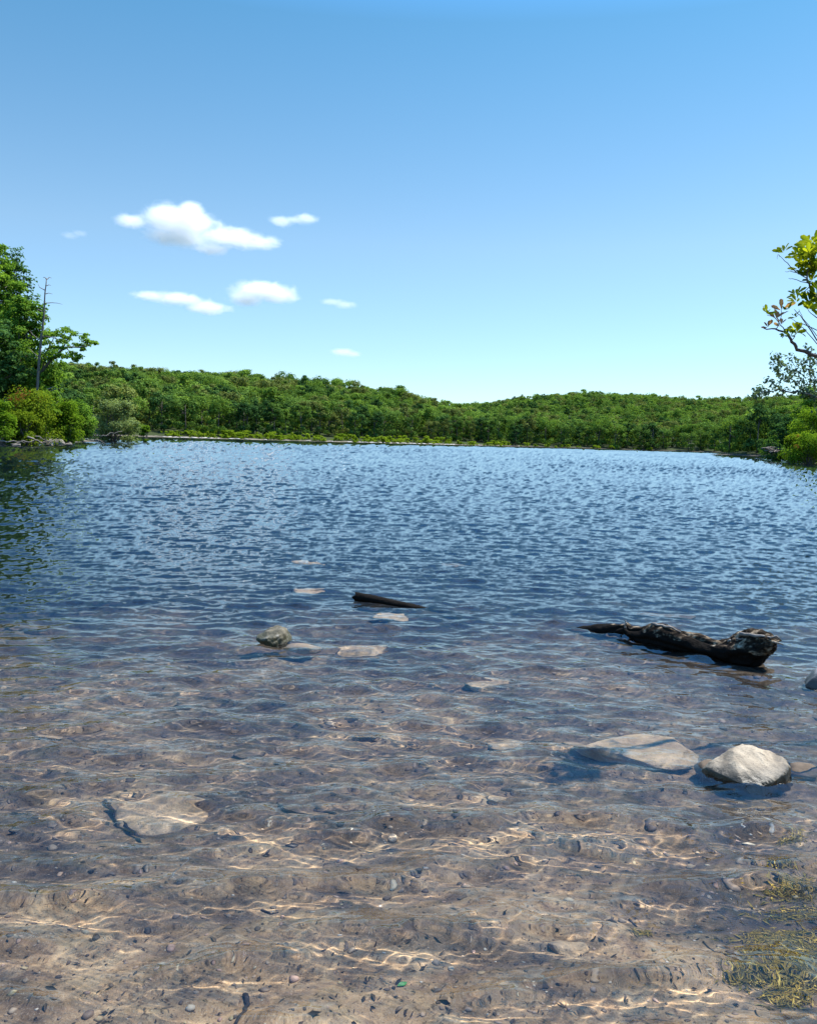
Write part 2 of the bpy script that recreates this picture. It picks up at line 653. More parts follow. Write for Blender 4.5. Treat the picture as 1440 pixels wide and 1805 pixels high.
# broad wind streaks and slicks out on the lake
streak = 1 + 0.42 * smooth((rad - 14) / 40) * np.clip(1.5 * vnoise(np.column_stack([X / 34 + Y / 300, Y / 42]), 24, 3, 1.0), -1, 1)
SX *= streak
SY *= streak
KS = 7.0
SX *= np.clip(1 + 2 * KS * Hh, 0.5, 1.8)
SY *= np.clip(1 + 2 * KS * Hh, 0.5, 1.8)
Hh = Hh + KS * Hh * Hh - 0.002
# far away a grazing eye sees mostly the near sides of the waves
ux, uy = X / (rad + 1e-6), Y / (rad + 1e-6)
sv = SX * ux + SY * uy
farw = smooth((rad - 3.0) / 6.0)
tmin = (0.09 - 1.6 / np.maximum(rad, 1.0)) * 0.5
cut = np.where(sv < tmin, tmin + (tmin - sv) * 0.35, sv)
cut = sv + (cut - sv) * farw
SX += (cut - sv) * ux
SY += (cut - sv) * uy
V = np.column_stack([X, Y, Hh])
N = np.column_stack([-SX, -SY, np.ones(len(P))])
N /= np.linalg.norm(N, axis=1, keepdims=True)
t = NT("lake_water")
gl = t.node('BsdfGlass')
gl.inputs['IOR'].default_value = 1.333
gl.inputs['Roughness'].default_value = 0.0
gl.inputs['Color'].default_value = (0.97, 0.985, 0.98, 1)
t.link(gl.outputs[0], t.out.inputs['Surface'])
t.n.remove(t.bsdf)
water = mesh_np("lake_water", V, [Q, T], t.m)
water.data.normals_split_custom_set_from_vertices(N.astype(np.float32))
tag(water, kind='structure')
water.cycles.is_caustics_caster = True
# ------------------------------------------------------------------ the wooded hills beyond the lake
M_LEAF = {
    'mid': leaf_mat("oak_leaves", (0.045, 0.100, 0.020), (0.200, 0.310, 0.060), 0.26, var=0.5),
    'bright': leaf_mat("bright_leaves", (0.065, 0.135, 0.020), (0.245, 0.370, 0.062), 0.28, var=0.4),
    'dark': leaf_mat("dark_leaves", (0.022, 0.060, 0.020), (0.095, 0.180, 0.045), 0.22, var=0.5),
    'olive': leaf_mat("olive_leaves", (0.070, 0.095, 0.026), (0.225, 0.265, 0.068), 0.26, var=0.4),
}
M_BARK = bark_mat("bark", (0.045, 0.036, 0.028), (0.14, 0.12, 0.10))


def forest_proto(seed, rx, rz, zc, nleaf, size, kind):
    """crown leaves + trunk of one woodland tree about 13 m tall, at the origin"""
    g = np.random.default_rng(seed)
    k = 16
    d = g.normal(size=(k, 3))
    d[:, 2] = np.abs(d[:, 2]) * 1.25 - 0.45
    d /= np.linalg.norm(d, axis=1, keepdims=True)
    rr = g.uniform(0.6, 1.0, k)
    cl = d * rr[:, None] * np.array([rx, rx, rz]) * g.uniform(0.75, 1.05, (k, 1))
    cl[:, 2] = np.maximum(cl[:, 2] + zc, 1.0)
    crad = g.uniform(0.26, 0.48, k) * rx
    # low boughs hang almost to the ground
    ks = 5
    th = np.arange(ks) * 2.4 + g.uniform(0, 6)
    low = np.column_stack([np.cos(th) * rx * g.uniform(.3, .75, ks), np.sin(th) * rx * g.uniform(.3, .75, ks), g.uniform(.9, 3.2, ks)])
    cl = np.vstack([cl, low])
    crad = np.concatenate([crad, g.uniform(.24, .36, ks) * rx])
    k += ks
    V, Q, tt = leaf_cloud(g, cl, crad, nleaf // k, size, up=0.45, flat=0.66, out_from=(0, 0, zc - 1), tint_c=0.15, tint_l=0.13, base_t=0.47, puff=1.0)
    a = Acc()
    lean = g.normal(size=2) * 0.3
    top = (lean[0], lean[1], zc + rz * 0.3)
    a.tube([(0, 0, -0.6), (lean[0] * .3, lean[1] * .3, zc * .5), top], [0.24, 0.18, 0.06], 6)
    for i in range(5):
        c = cl[i * 3]
        s = Vector(top) * g.uniform(0.55, 0.8)
        a.tube([s, (s + Vector(c)) * 0.5 + Vector((0, 0, .3)), c], [0.09, 0.06, 0.02], 4, cap=False)
    return V, Q, tt, a


PROT = []
for i, (kind, rx, rz, zc) in enumerate([('mid', 5.1, 5.6, 7.2), ('mid', 3.8, 6.0, 7.2), ('bright', 5.2, 5.4, 7.4), ('bright', 3.8, 5.6, 7.1),
                                         ('dark', 4.2, 5.8, 7.0), ('dark', 3.5, 6.4, 6.8), ('olive', 4.8, 5.4, 7.3), ('olive', 4.0, 5.6, 7.5)]):
    V, Q, tt, a = forest_proto(100 + i, rx, rz, zc, 1500, 0.66, kind)
    V2, Q2, tt2, a2 = forest_proto(100 + i, rx, rz, zc, 520, 1.0, kind)
    PROT.append(dict(kind=kind, V=V, Q=Q, t=tt, a=a, V2=V2, Q2=Q2, t2=tt2, rx=rx, top=zc + rz))

g = np.random.default_rng(77)
pts = []
sp = 7.0
for x in np.arange(-330, 480, sp):
    for y in np.arange(150, 930, sp):
        pts.append((x + g.uniform(-.45, .45) * sp, y + g.uniform(-.45, .45) * sp))
pts = np.array(pts)
sd = shore_sd(pts)
rr = np.hypot(pts[:, 0], pts[:, 1])
aa = pts[:, 0] / pts[:, 1]
ok = (sd > 3.0) & (aa > -0.60) & (aa < 0.60) & (rr > 195) & (rr < 900)
ok &= ~((aa < 0.11) & (aa > -0.33) & (sd < 8.0))          # the shrub strip in front of the left hill
ok &= ~((rr > 500) & (g.random(len(pts)) < 0.22))
pts, sd, rr, aa = pts[ok], sd[ok], rr[ok], aa[ok]
hz = height(pts, sd)
ntree = len(pts)
pk = g.choice(8, ntree, p=[.2, .17, .17, .12, .1, .07, .1, .07])
edge = sd < 11
pk = np.where(edge & (g.random(ntree) < 0.5), g.choice([4, 5, 0], ntree), pk)
sc = np.clip(g.normal(size=ntree) * .13 + .93, .66, 1.2)
sc = np.where(rr > 480, sc * 0.9, sc)
top = hz + sc * np.array([PROT[k]['top'] for k in pk])
el = (top - CAM_H) / rr
# visible height in front-to-back order
order = np.argsort(rr)
nb = 400
prof = np.full(nb, -1.0)
vis = np.zeros(ntree)
for i in order:
    w = sc[i] * 3.6 / rr[i]
    b0 = int((aa[i] - w + 0.62) / 1.24 * nb)
    b1 = int((aa[i] + w + 0.62) / 1.24 * nb)
    b0, b1 = max(0, b0), min(nb - 1, b1)
    seg = prof[b0:b1 + 1]
    base = (hz[i] - CAM_H) / rr[i]
    v = np.clip(el[i] - np.maximum(seg, base), 0, None).mean()
    vis[i] = v * w
    prof[b0:b1 + 1] = np.maximum(seg, el[i] - 0.15 * sc[i] / rr[i] * 10)
big = np.argsort(-vis)[:292]
isbig = np.zeros(ntree, bool)
isbig[big] = True

zone_words = [(-9, -0.22, "on the far shore behind the drooping grey tree"), (-0.22, -0.05, "on the wooded hill above the long strip of shrubs"),
              (-0.05, 0.13, "where the left hill sinks into the skyline gap"), (0.13, 0.335, "at the water's edge below the round right hill"),
              (0.335, 9, "on the dark point at the lake's right end")]
kind_words = {'mid': "leafy mid green tree", 'bright': "leafy bright green tree", 'dark': "dark green dense tree", 'olive': "olive brown tinged tree"}
first = {}
for i in sorted(big, key=lambda j: rr[j]):
    k = pk[i]
    if k not in first:
        root = empty('forest_tree')
        d = PROT[k]
        mesh_np('crown', d['V'], d['Q'], M_LEAF[d['kind']], tint=d['t'], smooth=False, parent=root)
        d['a'].build('trunk', M_BARK, parent=root)
        first[k] = root
        o = root
    else:
        o = copy_tree(first[k])
    o.location = (pts[i, 0], pts[i, 1], hz[i] - 0.1)
    o.rotation_euler = (0, 0, g.uniform(0, 6.28))
    s = sc[i]
    o.scale = (s * g.uniform(.92, 1.08), s * g.uniform(.92, 1.08), s)
    zw = next(z[2] for z in zone_words if z[0] <= aa[i] < z[1])
    tag(o, kind_words[PROT[k]['kind']] + " " + zw, "tree", "trees " + zw)

# everything farther up the slopes reads as one mass
Vs, Ts, Ms, cnt = [], [], [], 0
kinds = ['mid', 'bright', 'dark', 'olive']
cullhid = (vis <= 0) & (sd > 30)
for i in range(ntree):
    if isbig[i] or (cullhid[i] and g.random() < 0.6):
        continue
    d = PROT[pk[i]]
    far_t = rr[i] > 430
    V, tt = (d['V2'], d['t2']) if far_t else (d['V'], d['t'])
    if not far_t and vis[i] <= 0:
        V, tt = d['V2'], d['t2']
    th = g.uniform(0, 6.28)
    c, s_ = math.cos(th) * sc[i], math.sin(th) * sc[i]
    M = np.array([[c, s_, 0], [-s_, c, 0], [0, 0, sc[i]]], dtype=np.float32)
    Vs.append(V @ M + np.array([pts[i, 0], pts[i, 1], hz[i] - .1], dtype=np.float32))
    Ts.append(np.clip(tt + g.normal() * 0.16, 0, 1))
    Ms.append(np.full(len(V) // 4, kinds.index(d['kind'])))
V = np.concatenate(Vs)
woods = mesh_np("hillside_woods", V, np.arange(len(V)).reshape(-1, 4), [M_LEAF[k] for k in kinds], mi=np.concatenate(Ms), tint=np.concatenate(Ts), smooth=False)
tag(woods, "unbroken green oak woods covering the hills beyond the lake", "woods", kind='stuff')

# ---- shrubs and pale stones along the far shore
M_SHRUB = leaf_mat("shrub_leaves", (0.130, 0.210, 0.016), (0.340, 0.450, 0.040), 0.5, var=0.4)


def shrub_mesh(seed, n, size, rx=1.6, h=2.6):
    g = np.random.default_rng(seed)
    k = 16
    cl = np.column_stack([g.normal(size=k) * rx * .5, g.normal(size=k) * rx * .5, g.uniform(0.25, 0.95, k) * h * 0.85])
    rad = g.uniform(.25, .42, k) * rx
    return leaf_cloud(g, cl, rad, n // k, size, up=0.5, flat=0.8, out_from=(0, 0, 0), tint_c=.12, tint_l=.15, base_t=.55)


g = np.random.default_rng(5)
protS = []
for i in range(4):
    V, Q, tt = shrub_mesh(300 + i, 560, 0.42)
    protS.append(mesh_np('shore_shrub', V, Q, M_SHRUB, tint=tt, smooth=False))
usedS = set()
M_PALE = rock_mat("pale_shore_stone", [(0.30, 0.27, 0.23), (0.5, 0.46, 0.4), (0.62, 0.58, 0.52)], 2.0, speck=0.3)
protR = []
for i in range(4):
    V, T = rock_shape(350 + i, (1.0, 0.8, 0.5), planes=9, sub=3)
    protR.append(mesh_np('shore_stone', V, T, M_PALE))
usedR = set()


def shore_line(a0, a1, n):
    """points on the far shore between two bearings"""
    seg = [(120, 424), (90, 410), (45, 372), (20, 335), (0, 308), (-40, 258), (-72, 230)]
    P = []
    for i in range(len(seg) - 1):
        for q in np.linspace(0, 1, 60, endpoint=False):
            P.append((seg[i][0] * (1 - q) + seg[i + 1][0] * q, seg[i][1] * (1 - q) + seg[i + 1][1] * q))
    P = np.array(P)
    A = P[:, 0] / P[:, 1]
    P, A = P[np.argsort(A)], np.sort(A)
    return [P[min(len(P) - 1, np.searchsorted(A, q))] for q in np.linspace(a0, a1, n)]


def put(proto, used, idx, loc, s, rz):
    o = proto[idx] if idx not in used else proto[idx].copy()
    if idx in used:
        COL.objects.link(o)
    used.add(idx)
    o.location = loc
    o.scale = s
    o.rotation_euler = (0, 0, rz)
    return o


i = 0
for row, (n, a0, a1, dd, s0) in enumerate([(66, -0.292, 0.118, 2.6, 0.82), (58, -0.275, 0.11, 6.2, 1.02), (22, 0.13, 0.33, 1.6, 0.8)]):
    for p0 in shore_line(a0, a1, n):
        u = Vector((p0[0], p0[1], 0)).normalized()
        q = Vector((p0[0], p0[1], 0)) + u * (dd + g.uniform(-1.2, 1.4)) + Vector((g.uniform(-1.5, 1.5), 0, 0))
        z = float(height([[q.x, q.y]])[0])
        if g.random() < .14:
            continue
        s = s0 * g.uniform(.45, 1.05) * (1.45 if g.random() < .14 else 1)
        o = put(protS, usedS, int(g.integers(4)), (q.x, q.y, z - .15), (s * g.uniform(1, 1.5), s * g.uniform(.9, 1.3), s), g.uniform(0, 6.28))
        if row < 2:
            tag(o, "bright yellow green shrub in the strip between far shoreline and oak woods", "shrub", "shrubs along the far shoreline")
        else:
            tag(o, "low green shrub at the foot of the dark trees under the right hill", "shrub", "shrubs under the right hill")
for (n, a0, a1) in ((26, -0.292, -0.21), (34, -0.06, 0.05), (14, -0.2, 0.13)):
    for p0 in shore_line(a0, a1, n):
        u = Vector((p0[0], p0[1], 0)).normalized()
        q = Vector((p0[0], p0[1], 0)) + u * g.uniform(-.3, 1.0) + Vector((g.uniform(-1.5, 1.5), 0, 0))
        s = g.uniform(.3, .8)
        o = put(protR, usedR, int(g.integers(4)), (q.x, q.y, 0.12), (s * 1.5, s, s * .7), g.uniform(0, 6.28))
        tag(o, "pale stone at the waterline of the far shore below the shrubs", "stone", "pale stones along the far waterline")

# ------------------------------------------------------------------ left bank
M_LB = leaf_mat("bank_tree_leaves", (0.070, 0.160, 0.022), (0.270, 0.430, 0.060), 0.5, var=0.2)
M_LBD = leaf_mat("bank_tree_dark_leaves", (0.032, 0.090, 0.028), (0.115, 0.225, 0.065), 0.45, var=0.2)
M_RHO = leaf_mat("yellow_shrub_leaves", (0.090, 0.150, 0.012), (0.270, 0.350, 0.028), 0.5, var=0.2)
M_LIME = leaf_mat("lime_shrub_leaves", (0.075, 0.155, 0.012), (0.230, 0.360, 0.030), 0.5, var=0.2)
M_SILV = leaf_mat("grey_green_leaves", (0.110, 0.160, 0.050), (0.300, 0.370, 0.140), 0.45, var=0.2)
M_RUST = leaf_mat("rusty_leaves", (0.16, 0.06, 0.02), (0.36, 0.17, 0.05), 0.4, var=0.2)
M_DEAD = bark_mat("weathered_dead_wood", (0.10, 0.085, 0.068), (0.30, 0.26, 0.215), 9)
M_GREYBARK = bark_mat("grey_bark", (0.07, 0.058, 0.046), (0.22, 0.19, 0.16), 7)


def gz(x, y):
    return float(height([[x, y]])[0])


def limb(g, a, b, n=6, sag=0.0, jit=0.06):
    a, b = Vector(a), Vector(b)
    L = (b - a).length
    out = []
    for i in range(n + 1):
        q = i / n
        p = a.lerp(b, q) + Vector((0, 0, sag * 4 * q * (1 - q) * L))
        if 0 < i < n:
            p += Vector((g.normal(), g.normal(), g.normal())) * jit * L / n * 2
        out.append(p)
    return out


def big_tree(name, label, cat, base, h, crown_r, crown_z0, seed, mat, nleaf=9000, leaf=0.3, nl=26, trunk_r=0.22, lean=(0, 0), clump=1.0, group=None, extra=(), bark=None, tint=.47):
    """base (x, y, z); limbs leave the trunk and each carries several leaf clumps; extra = more limb ends (offsets from base)"""
    g = np.random.default_rng(seed)
    root = empty(name, base)
    tag(root, label, cat, group)
    a = Acc()
    top = Vector((lean[0], lean[1], h * 0.93))
    tr = limb(g, (0, 0, -0.5), top, 9, 0, 0.12)
    a.tube(tr, list(np.linspace(trunk_r, trunk_r * 0.18, 10)), 8, jit=.1, seed=seed)
    ends = []
    for i in range(nl):
        q = (i + 0.5) / nl
        z = crown_z0 + (h * 0.97 - crown_z0) * q
        prof = math.sin(math.pi * min(1, 0.22 + 0.78 * q)) ** 0.7
        r_ = crown_r * prof * g.uniform(.5, 1.08)
        th = i * 2.4 + g.uniform(-.5, .5)
        s = tr[min(8, int(max(0.12, (z - r_ * .45) / h) * 9))]
        ends.append((s, Vector((top.x * z / h + r_ * math.cos(th), top.y * z / h + r_ * math.sin(th), z))))
    for e in extra:
        ends.append((tr[min(8, int(max(0.1, (e[2] - 1.5) / h) * 9))], Vector(e)))
    cl, cr = [], []
    for s, e in ends:
        lb = limb(g, s, e, 5, 0.03, 0.1)
        a.tube(lb, list(np.linspace(trunk_r * .36, .02, 6)), 5, cap=False)
        for q in (0.62, 0.85, 1.0):
            for m in range(2):
                c = lb[0].lerp(lb[-1], q) + Vector((g.normal(), g.normal(), g.normal() * .6)) * 0.55 * clump
                cl.append(c[:])
                cr.append(g.uniform(.5, 1.05) * clump * (0.75 + 0.25 * q))
    V, Q, tt = leaf_cloud(g, np.array(cl), np.array(cr), max(6, nleaf // len(cl)), leaf, up=.5, flat=.55, out_from=(0, 0, h * .5), tint_c=.13, tint_l=.16, base_t=tint)
    a.build('trunk', bark or M_GREYBARK, parent=root)
    mesh_np('crown', V, Q, mat, tint=tt, smooth=False, parent=root)
    return root


def bank_pt(px, py, Y, dz=0.0):
    """ground point under that pixel column at distance Y"""
    p = at(px, py, Y)
    return (p.x, p.y, gz(p.x, p.y) + dz)


def hgt(py, px, Y, base):
    return at(px, py, Y).z - base[2]


LB_TREES = [
    # px of trunk, Y, top py, crown radius, crown bottom, material, label
    (-42, 88, 395, 4.6, 4.0, M_LB, "tallest leafy tree at the left edge of the picture, bright green crown"),
    (4, 92, 424, 3.0, 5.5, M_LB, "tall fresh green tree with feathery top at the left edge above the yellow shrubs"),
    (27, 96, 432, 1.9, 5.0, M_LBD, "slim darker blue green tree with pointed top among the left bank trees"),
    (48, 84, 520, 2.9, 3.6, M_LB, "rounded green tree beside the bare dead snag on the left bank"),
    (-10, 80, 560, 3.4, 2.2, M_LBD, "shaded dark green tree low behind the yellow shrubs on the left bank"),
]
for i, (px, Y, tpy, cr, cz, m, lab) in enumerate(LB_TREES):
    b = bank_pt(px, 700, Y)
    big_tree('bank_tree', lab, 'tree', b, hgt(tpy, px, Y, b), cr, cz, 500 + i, m, nleaf=11000 if i != 2 else 6000, leaf=0.34, nl=30, clump=1.0, trunk_r=.24)

# oak whose long limb leans out to the right over the shrubs
Y = 83
b = bank_pt(52, 720, Y)
g = np.random.default_rng(610)
root = tag(empty('leaning_oak', b), "small oak leaning right, long bare limb carrying flat leaf sprays over the water", "tree")
a = Acc()
B = Vector(b)


def pl(lst, Y, dy=0.0):
    return [at(x, y, Y + dy * i) - B for i, (x, y) in enumerate(lst)]


def densify(pts, n, g, jit):
    out = []
    for i in range(len(pts) - 1):
        for k in range(n):
            out.append(Vector(pts[i]).lerp(Vector(pts[i + 1]), k / n) + (Vector((g.normal(), g.normal(), g.normal())) * jit if (i or k) else Vector((0, 0, 0))))
    out.append(Vector(pts[-1]))
    return out


paths = [([(52, 722), (62, 680), (82, 645), (104, 622), (118, 612), (140, 612), (160, 606)], .19, .03),
         ([(104, 622), (118, 600), (128, 588), (150, 590)], .07, .015),
         ([(72, 662), (84, 610), (96, 596), (112, 598)], .09, .015),
         ([(118, 614), (126, 622), (138, 630)], .05, .012),
         ([(62, 680), (50, 640), (40, 600)], .10, .02),
         ([(74, 594), (92, 594), (106, 598)], .05, .015)]
cl, cr = [], []
for k, (pp, r0, r1) in enumerate(paths):
    lb = densify(pl(pp, Y, -.4), 3, g, .06)
    a.tube(lb, list(np.linspace(r0, r1, len(lb))), 6, cap=False)
for (x, y, r) in [(158, 606, .55), (167, 604, .4), (150, 600, .6), (140, 608, .5), (150, 590, .4), (128, 586, .55), (116, 580, .5), (108, 586, .55), (122, 596, .5), (106, 600, .6), (98, 590, .5), (112, 612, .4),
                  (128, 622, .55), (138, 630, .5), (118, 628, .55), (104, 626, .5), (132, 634, .35), (92, 612, .5), (86, 622, .5), (80, 606, .6), (94, 632, .4), (70, 634, .6), (60, 622, .6), (44, 604, .8), (52, 640, .7), (84, 588, .45), (146, 614, .35)]:
    for m in range(3):
        q = at(x + g.normal() * 3, y + g.normal() * 2, Y - 1 + g.normal() * .8) - B
        cl.append(q[:]); cr.append(r * g.uniform(.7, 1.1))
V, Q, tt = leaf_cloud(g, np.array(cl), np.array(cr), 34, .26, up=.8, flat=.42, tint_c=.12, tint_l=.16, base_t=.5)
a.build('trunk', M_GREYBARK, parent=root)
mesh_np('crown', V, Q, M_LB, tint=tt, smooth=False, parent=root)

# the dead snag
Y = 80
b = bank_pt(64, 720, Y)
B = Vector(b)
g = np.random.default_rng(620)
root = tag(empty('dead_tree', b), "thin bare dead tree with short broken side twigs rising on the left bank", "dead tree")
a = Acc()
tr = densify(pl([(65, 722), (66, 690), (68, 640), (72, 590), (75, 570), (77, 540), (80, 515), (82, 490)], Y), 2, g, .03)
a.tube([tr[0] + Vector((0, 0, -.6))] + tr, [.17] + list(np.linspace(.16, .04, len(tr))), 8, jit=.12, seed=3)
a.build('trunk', M_GREYBARK, parent=root)
a = Acc()
for tw in ([(82, 492), (86, 489), (91, 490)], [(82, 492), (79, 488), (76, 489)], [(80, 503), (86, 502), (90, 503)], [(79, 511), (70, 507), (67, 500)], [(78, 518), (86, 516), (93, 518)],
           [(77, 534), (92, 533), (110, 536)], [(76, 549), (66, 545), (62, 548)], [(75, 560), (84, 557), (88, 560)], [(72, 592), (92, 594), (103, 600)], [(71, 600), (58, 590), (52, 582)], [(69, 630), (60, 622), (50, 612)]):
    lb = densify(pl(tw, Y, .2), 2, g, .03)
    a.tube(lb, list(np.linspace(.05, .012, len(lb))), 5, cap=False)
a.build('twigs', M_GREYBARK, parent=root)


def bush(name, label, cat, px, py_base, Y, w_px, top_py, seed, mat, n=4500, leaf=.22, rust=0, group=None, over=0.0, depth=1.0, k=34, zlow=0.08, puff=1.0):
    """shrub with its own stems: w_px wide and reaching up to top_py at distance Y"""
    g = np.random.default_rng(seed)
    p = at(px, py_base, Y)
    zb = max(gz(p.x, p.y), -0.1)
    root = tag(empty(name, (p.x, p.y, zb)), label, cat, group)
    h = at(px, top_py, Y).z - zb
    hw = w_px * Y / F * .5
    cl, cr = [], []
    a = Acc()
    for i in range(k):
        q = g.uniform(0, 1)
        th = g.uniform(0, 6.28)
        zc = zlow * h + (0.9 - zlow) * h * g.uniform(0, 1) ** .8
        f = math.sqrt(max(0.05, 1 - (zc / h) ** 2.2))
        e = Vector((math.cos(th) * hw * .85 * f * math.sqrt(q) + over * hw * (zc / h), math.sin(th) * hw * depth * .7 * f * math.sqrt(q), zc))
        cl.append(e[:])
        cr.append(g.uniform(.14, .32) * min(h, hw * 1.6) * puff)
        s = Vector((e.x * .15, e.y * .15, -.2))
        a.tube(limb(g, s, e, 4, .06, .14), list(np.linspace(.045, .012, 5)), 4, cap=False)
    V, Q, tt = leaf_cloud(g, np.array(cl), np.array(cr), n // k, leaf, up=.5, flat=.75, out_from=(0, 0, 0), tint_c=.14, tint_l=.17, base_t=.5)
    a.build('stems', M_GREYBARK, parent=root)
    mesh_np('foliage', V, Q, mat, tint=tt, smooth=False, parent=root)
    if rust:
        sel = g.choice(k, rust, replace=False)
        c2 = np.array(cl)[sel]
        c2[:, 2] = np.minimum(c2[:, 2] + .25 * h, h * .9)
        V, Q, tt = leaf_cloud(g, c2, np.array(cr)[sel] * .55, 42, leaf, up=.4, flat=.8)
        tag(mesh_np('dying_leaves', V, Q, M_RUST, tint=tt, smooth=False, parent=root), "rusty orange dying leaves")
    return root


bush('bank_shrub', "broad yellow green shrub with rusty orange tips below the dead snag", "shrub", 52, 774, 76, 108, 684, 701, M_RHO, 9000, .2, rust=7, k=52)
bush('bank_shrub', "lime green shrub touching the left edge of the picture at the waterline", "shrub", -2, 782, 71.5, 74, 700, 702, M_LIME, 6000, .2, k=40)
bush('bank_shrub', "low yellow lime shrub leaning over driftwood at the left bank's waterline", "shrub", 46, 781, 73.5, 76, 728, 706, M_RHO, 5000, .18, k=36)
bush('bank_shrub', "rounded lime green shrub right of the yellow one, above the pale bank rock", "shrub", 112, 776, 88, 74, 706, 703, M_LIME, 7000, .22, k=44)
bush('bank_shrub', "green bush filling the gap behind the lime shrub on the left bank", "shrub", 142, 768, 104, 62, 700, 707, M_LB, 5000, .26, k=36)
bush('bank_shrub', "bushy green undergrowth under the leaning oak's trunk", "shrub", 78, 735, 92, 80, 664, 708, M_LB, 5000, .28, k=36)
bush('bank_shrub', "dark green thicket in the shade behind the left bank's yellow shrub", "shrub", 10, 735, 84, 90, 655, 709, M_LBD, 5000, .28, k=36)
bush('leaning_shrub', "pale grey green small tree drooping over the water at the left bank's tip", "small tree", 196, 772, 114, 122, 702, 704, M_SILV, 9000, .24, k=70, over=.28, zlow=-.03, depth=.9, puff=.62)
bush('bank_shrub', "small green bush at the far right end of the pale drooping tree", "shrub", 256, 770, 119, 24, 748, 705, M_LIME, 1400, .22, k=14)

# driftwood and stones under the shrubs
g = np.random.default_rng(66)
for i, (x0, y0, x1, y1, Y, r) in enumerate([(0, 777, 44, 781, 70, .07), (20, 783, 60, 776, 70.5, .08), (48, 770, 76, 782, 72, .10), (58, 768, 92, 781, 73, .06), (60, 784, 96, 778, 74, .07), (78, 772, 90, 783, 75, .05),
                                         (120, 781, 172, 773, 92, .07), (170, 774, 184, 781, 100, .06), (176, 772, 215, 760, 104, .09), (82, 687, 96, 682, 80, .06), (85, 690, 110, 684, 80.5, .05), (2, 715, 20, 698, 78, .035), (22, 700, 30, 735, 78, .03)]):
    A, B2 = at(x0, y0, Y), at(x1, y1, Y + .8)
    a = Acc()
    pts_ = limb(g, (0, 0, 0), B2 - A, 6, .04, .12)
    a.tube(pts_, list(np.linspace(r, r * .35, 7)), 6, jit=.25, seed=i)
    o = a.build('driftwood_branch', M_DEAD)
    o.location = A
    lab = ("bleached driftwood branch lying at the waterline under the left bank's shrubs" if i < 9 else "pale curved dead branch showing among the left bank's leaves")
    tag(o, lab, "branch", "driftwood along the left bank" if i < 9 else "dead branches in the left shrubs")
M_BANKROCK = rock_mat("bank_rock", [(0.09, 0.078, 0.06), (0.20, 0.175, 0.14), (0.33, 0.30, 0.25)], 4, speck=.3)
for i, (x, y, Y, s, lab) in enumerate([(107, 779, 83, .62, "pale upright rock at the waterline below the lime green shrub"), (122, 784, 84, .4, "small grey stone right of the pale upright bank rock"),
                                      (86, 783, 76, .45, "flat brown stone among the driftwood on the left bank"), (30, 784, 70.5, .4, "low brown stone under the yellow lime shrub on the left bank")]):
    p = at(x, y, Y)
    rock('bank_rock', M_BANKROCK, (p.x, p.y, .05), (s, s * .8, s * (.95 if i == 0 else .5)), 640 + i, rz=i * 1.3, sub=3)
    tag(bpy.data.objects[-1] if False else COL.objects[-1], lab, "rock")

# ------------------------------------------------------------------ right bank
bush('bank_shrub', "rounded bright green shrub overhanging the water at the right edge", "shrub", 1424, 812, 108, 92, 762, 801, M_LIME, 8000, .2, rust=3, k=48)
bush('bank_shrub', "olive shrub with orange tips on the left flank of the right bank", "shrub", 1396, 806, 111, 46, 764, 802, M_RHO, 4000, .2, rust=4, k=28)
bush('bank_shrub', "yellow green bush behind the right bank's rounded shrub", "shrub", 1430, 785, 116, 84, 716, 803, M_LIME, 7000, .24, k=40)
big_tree('bank_tree', "leafy green tree standing behind the right bank's shrubs", "tree", bank_pt(1428, 770, 128), 11.5, 3.8, 2.0, 811, M_LB, 9000, .32, nl=26)
big_tree('bank_tree', "dark green tree behind the brush pile at the right bank", "tree", bank_pt(1392, 770, 142), 8.8, 3.6, 1.4, 812, M_LBD, 8000, .34, nl=24)
big_tree('bank_tree', "taller green tree reaching past the right edge behind the bank", "tree", bank_pt(1466, 770, 122), 12.5, 4.0, 2.0, 813, M_LB, 8000, .32, nl=26)
bush('bank_shrub', "low green shrub beside the grey brush pile on the right shore", "shrub", 1362, 792, 150, 40, 766, 804, M_LB, 3000, .28, k=24)
g = np.random.default_rng(67)
for i in range(9):
    x0, y0 = g.uniform(1342, 1360), g.uniform(788, 800)
    Y = g.uniform(126, 132)
    A = at(x0, y0, Y)
    B2 = at(x0 + g.uniform(16, 30), y0 + g.uniform(-5, 5), Y + 1)
    a = Acc()
    a.tube(limb(g, (0, 0, 0), B2 - A, 5, .03, .1), list(np.linspace(.12, .05, 6)), 6, jit=.2, seed=i)
    o = a.build('driftwood_log', M_GREYBARK)
    o.location = A
    tag(o, "grey weathered log in the brush pile left of the right bank's shrubs", "log", "logs in the right bank's brush pile")

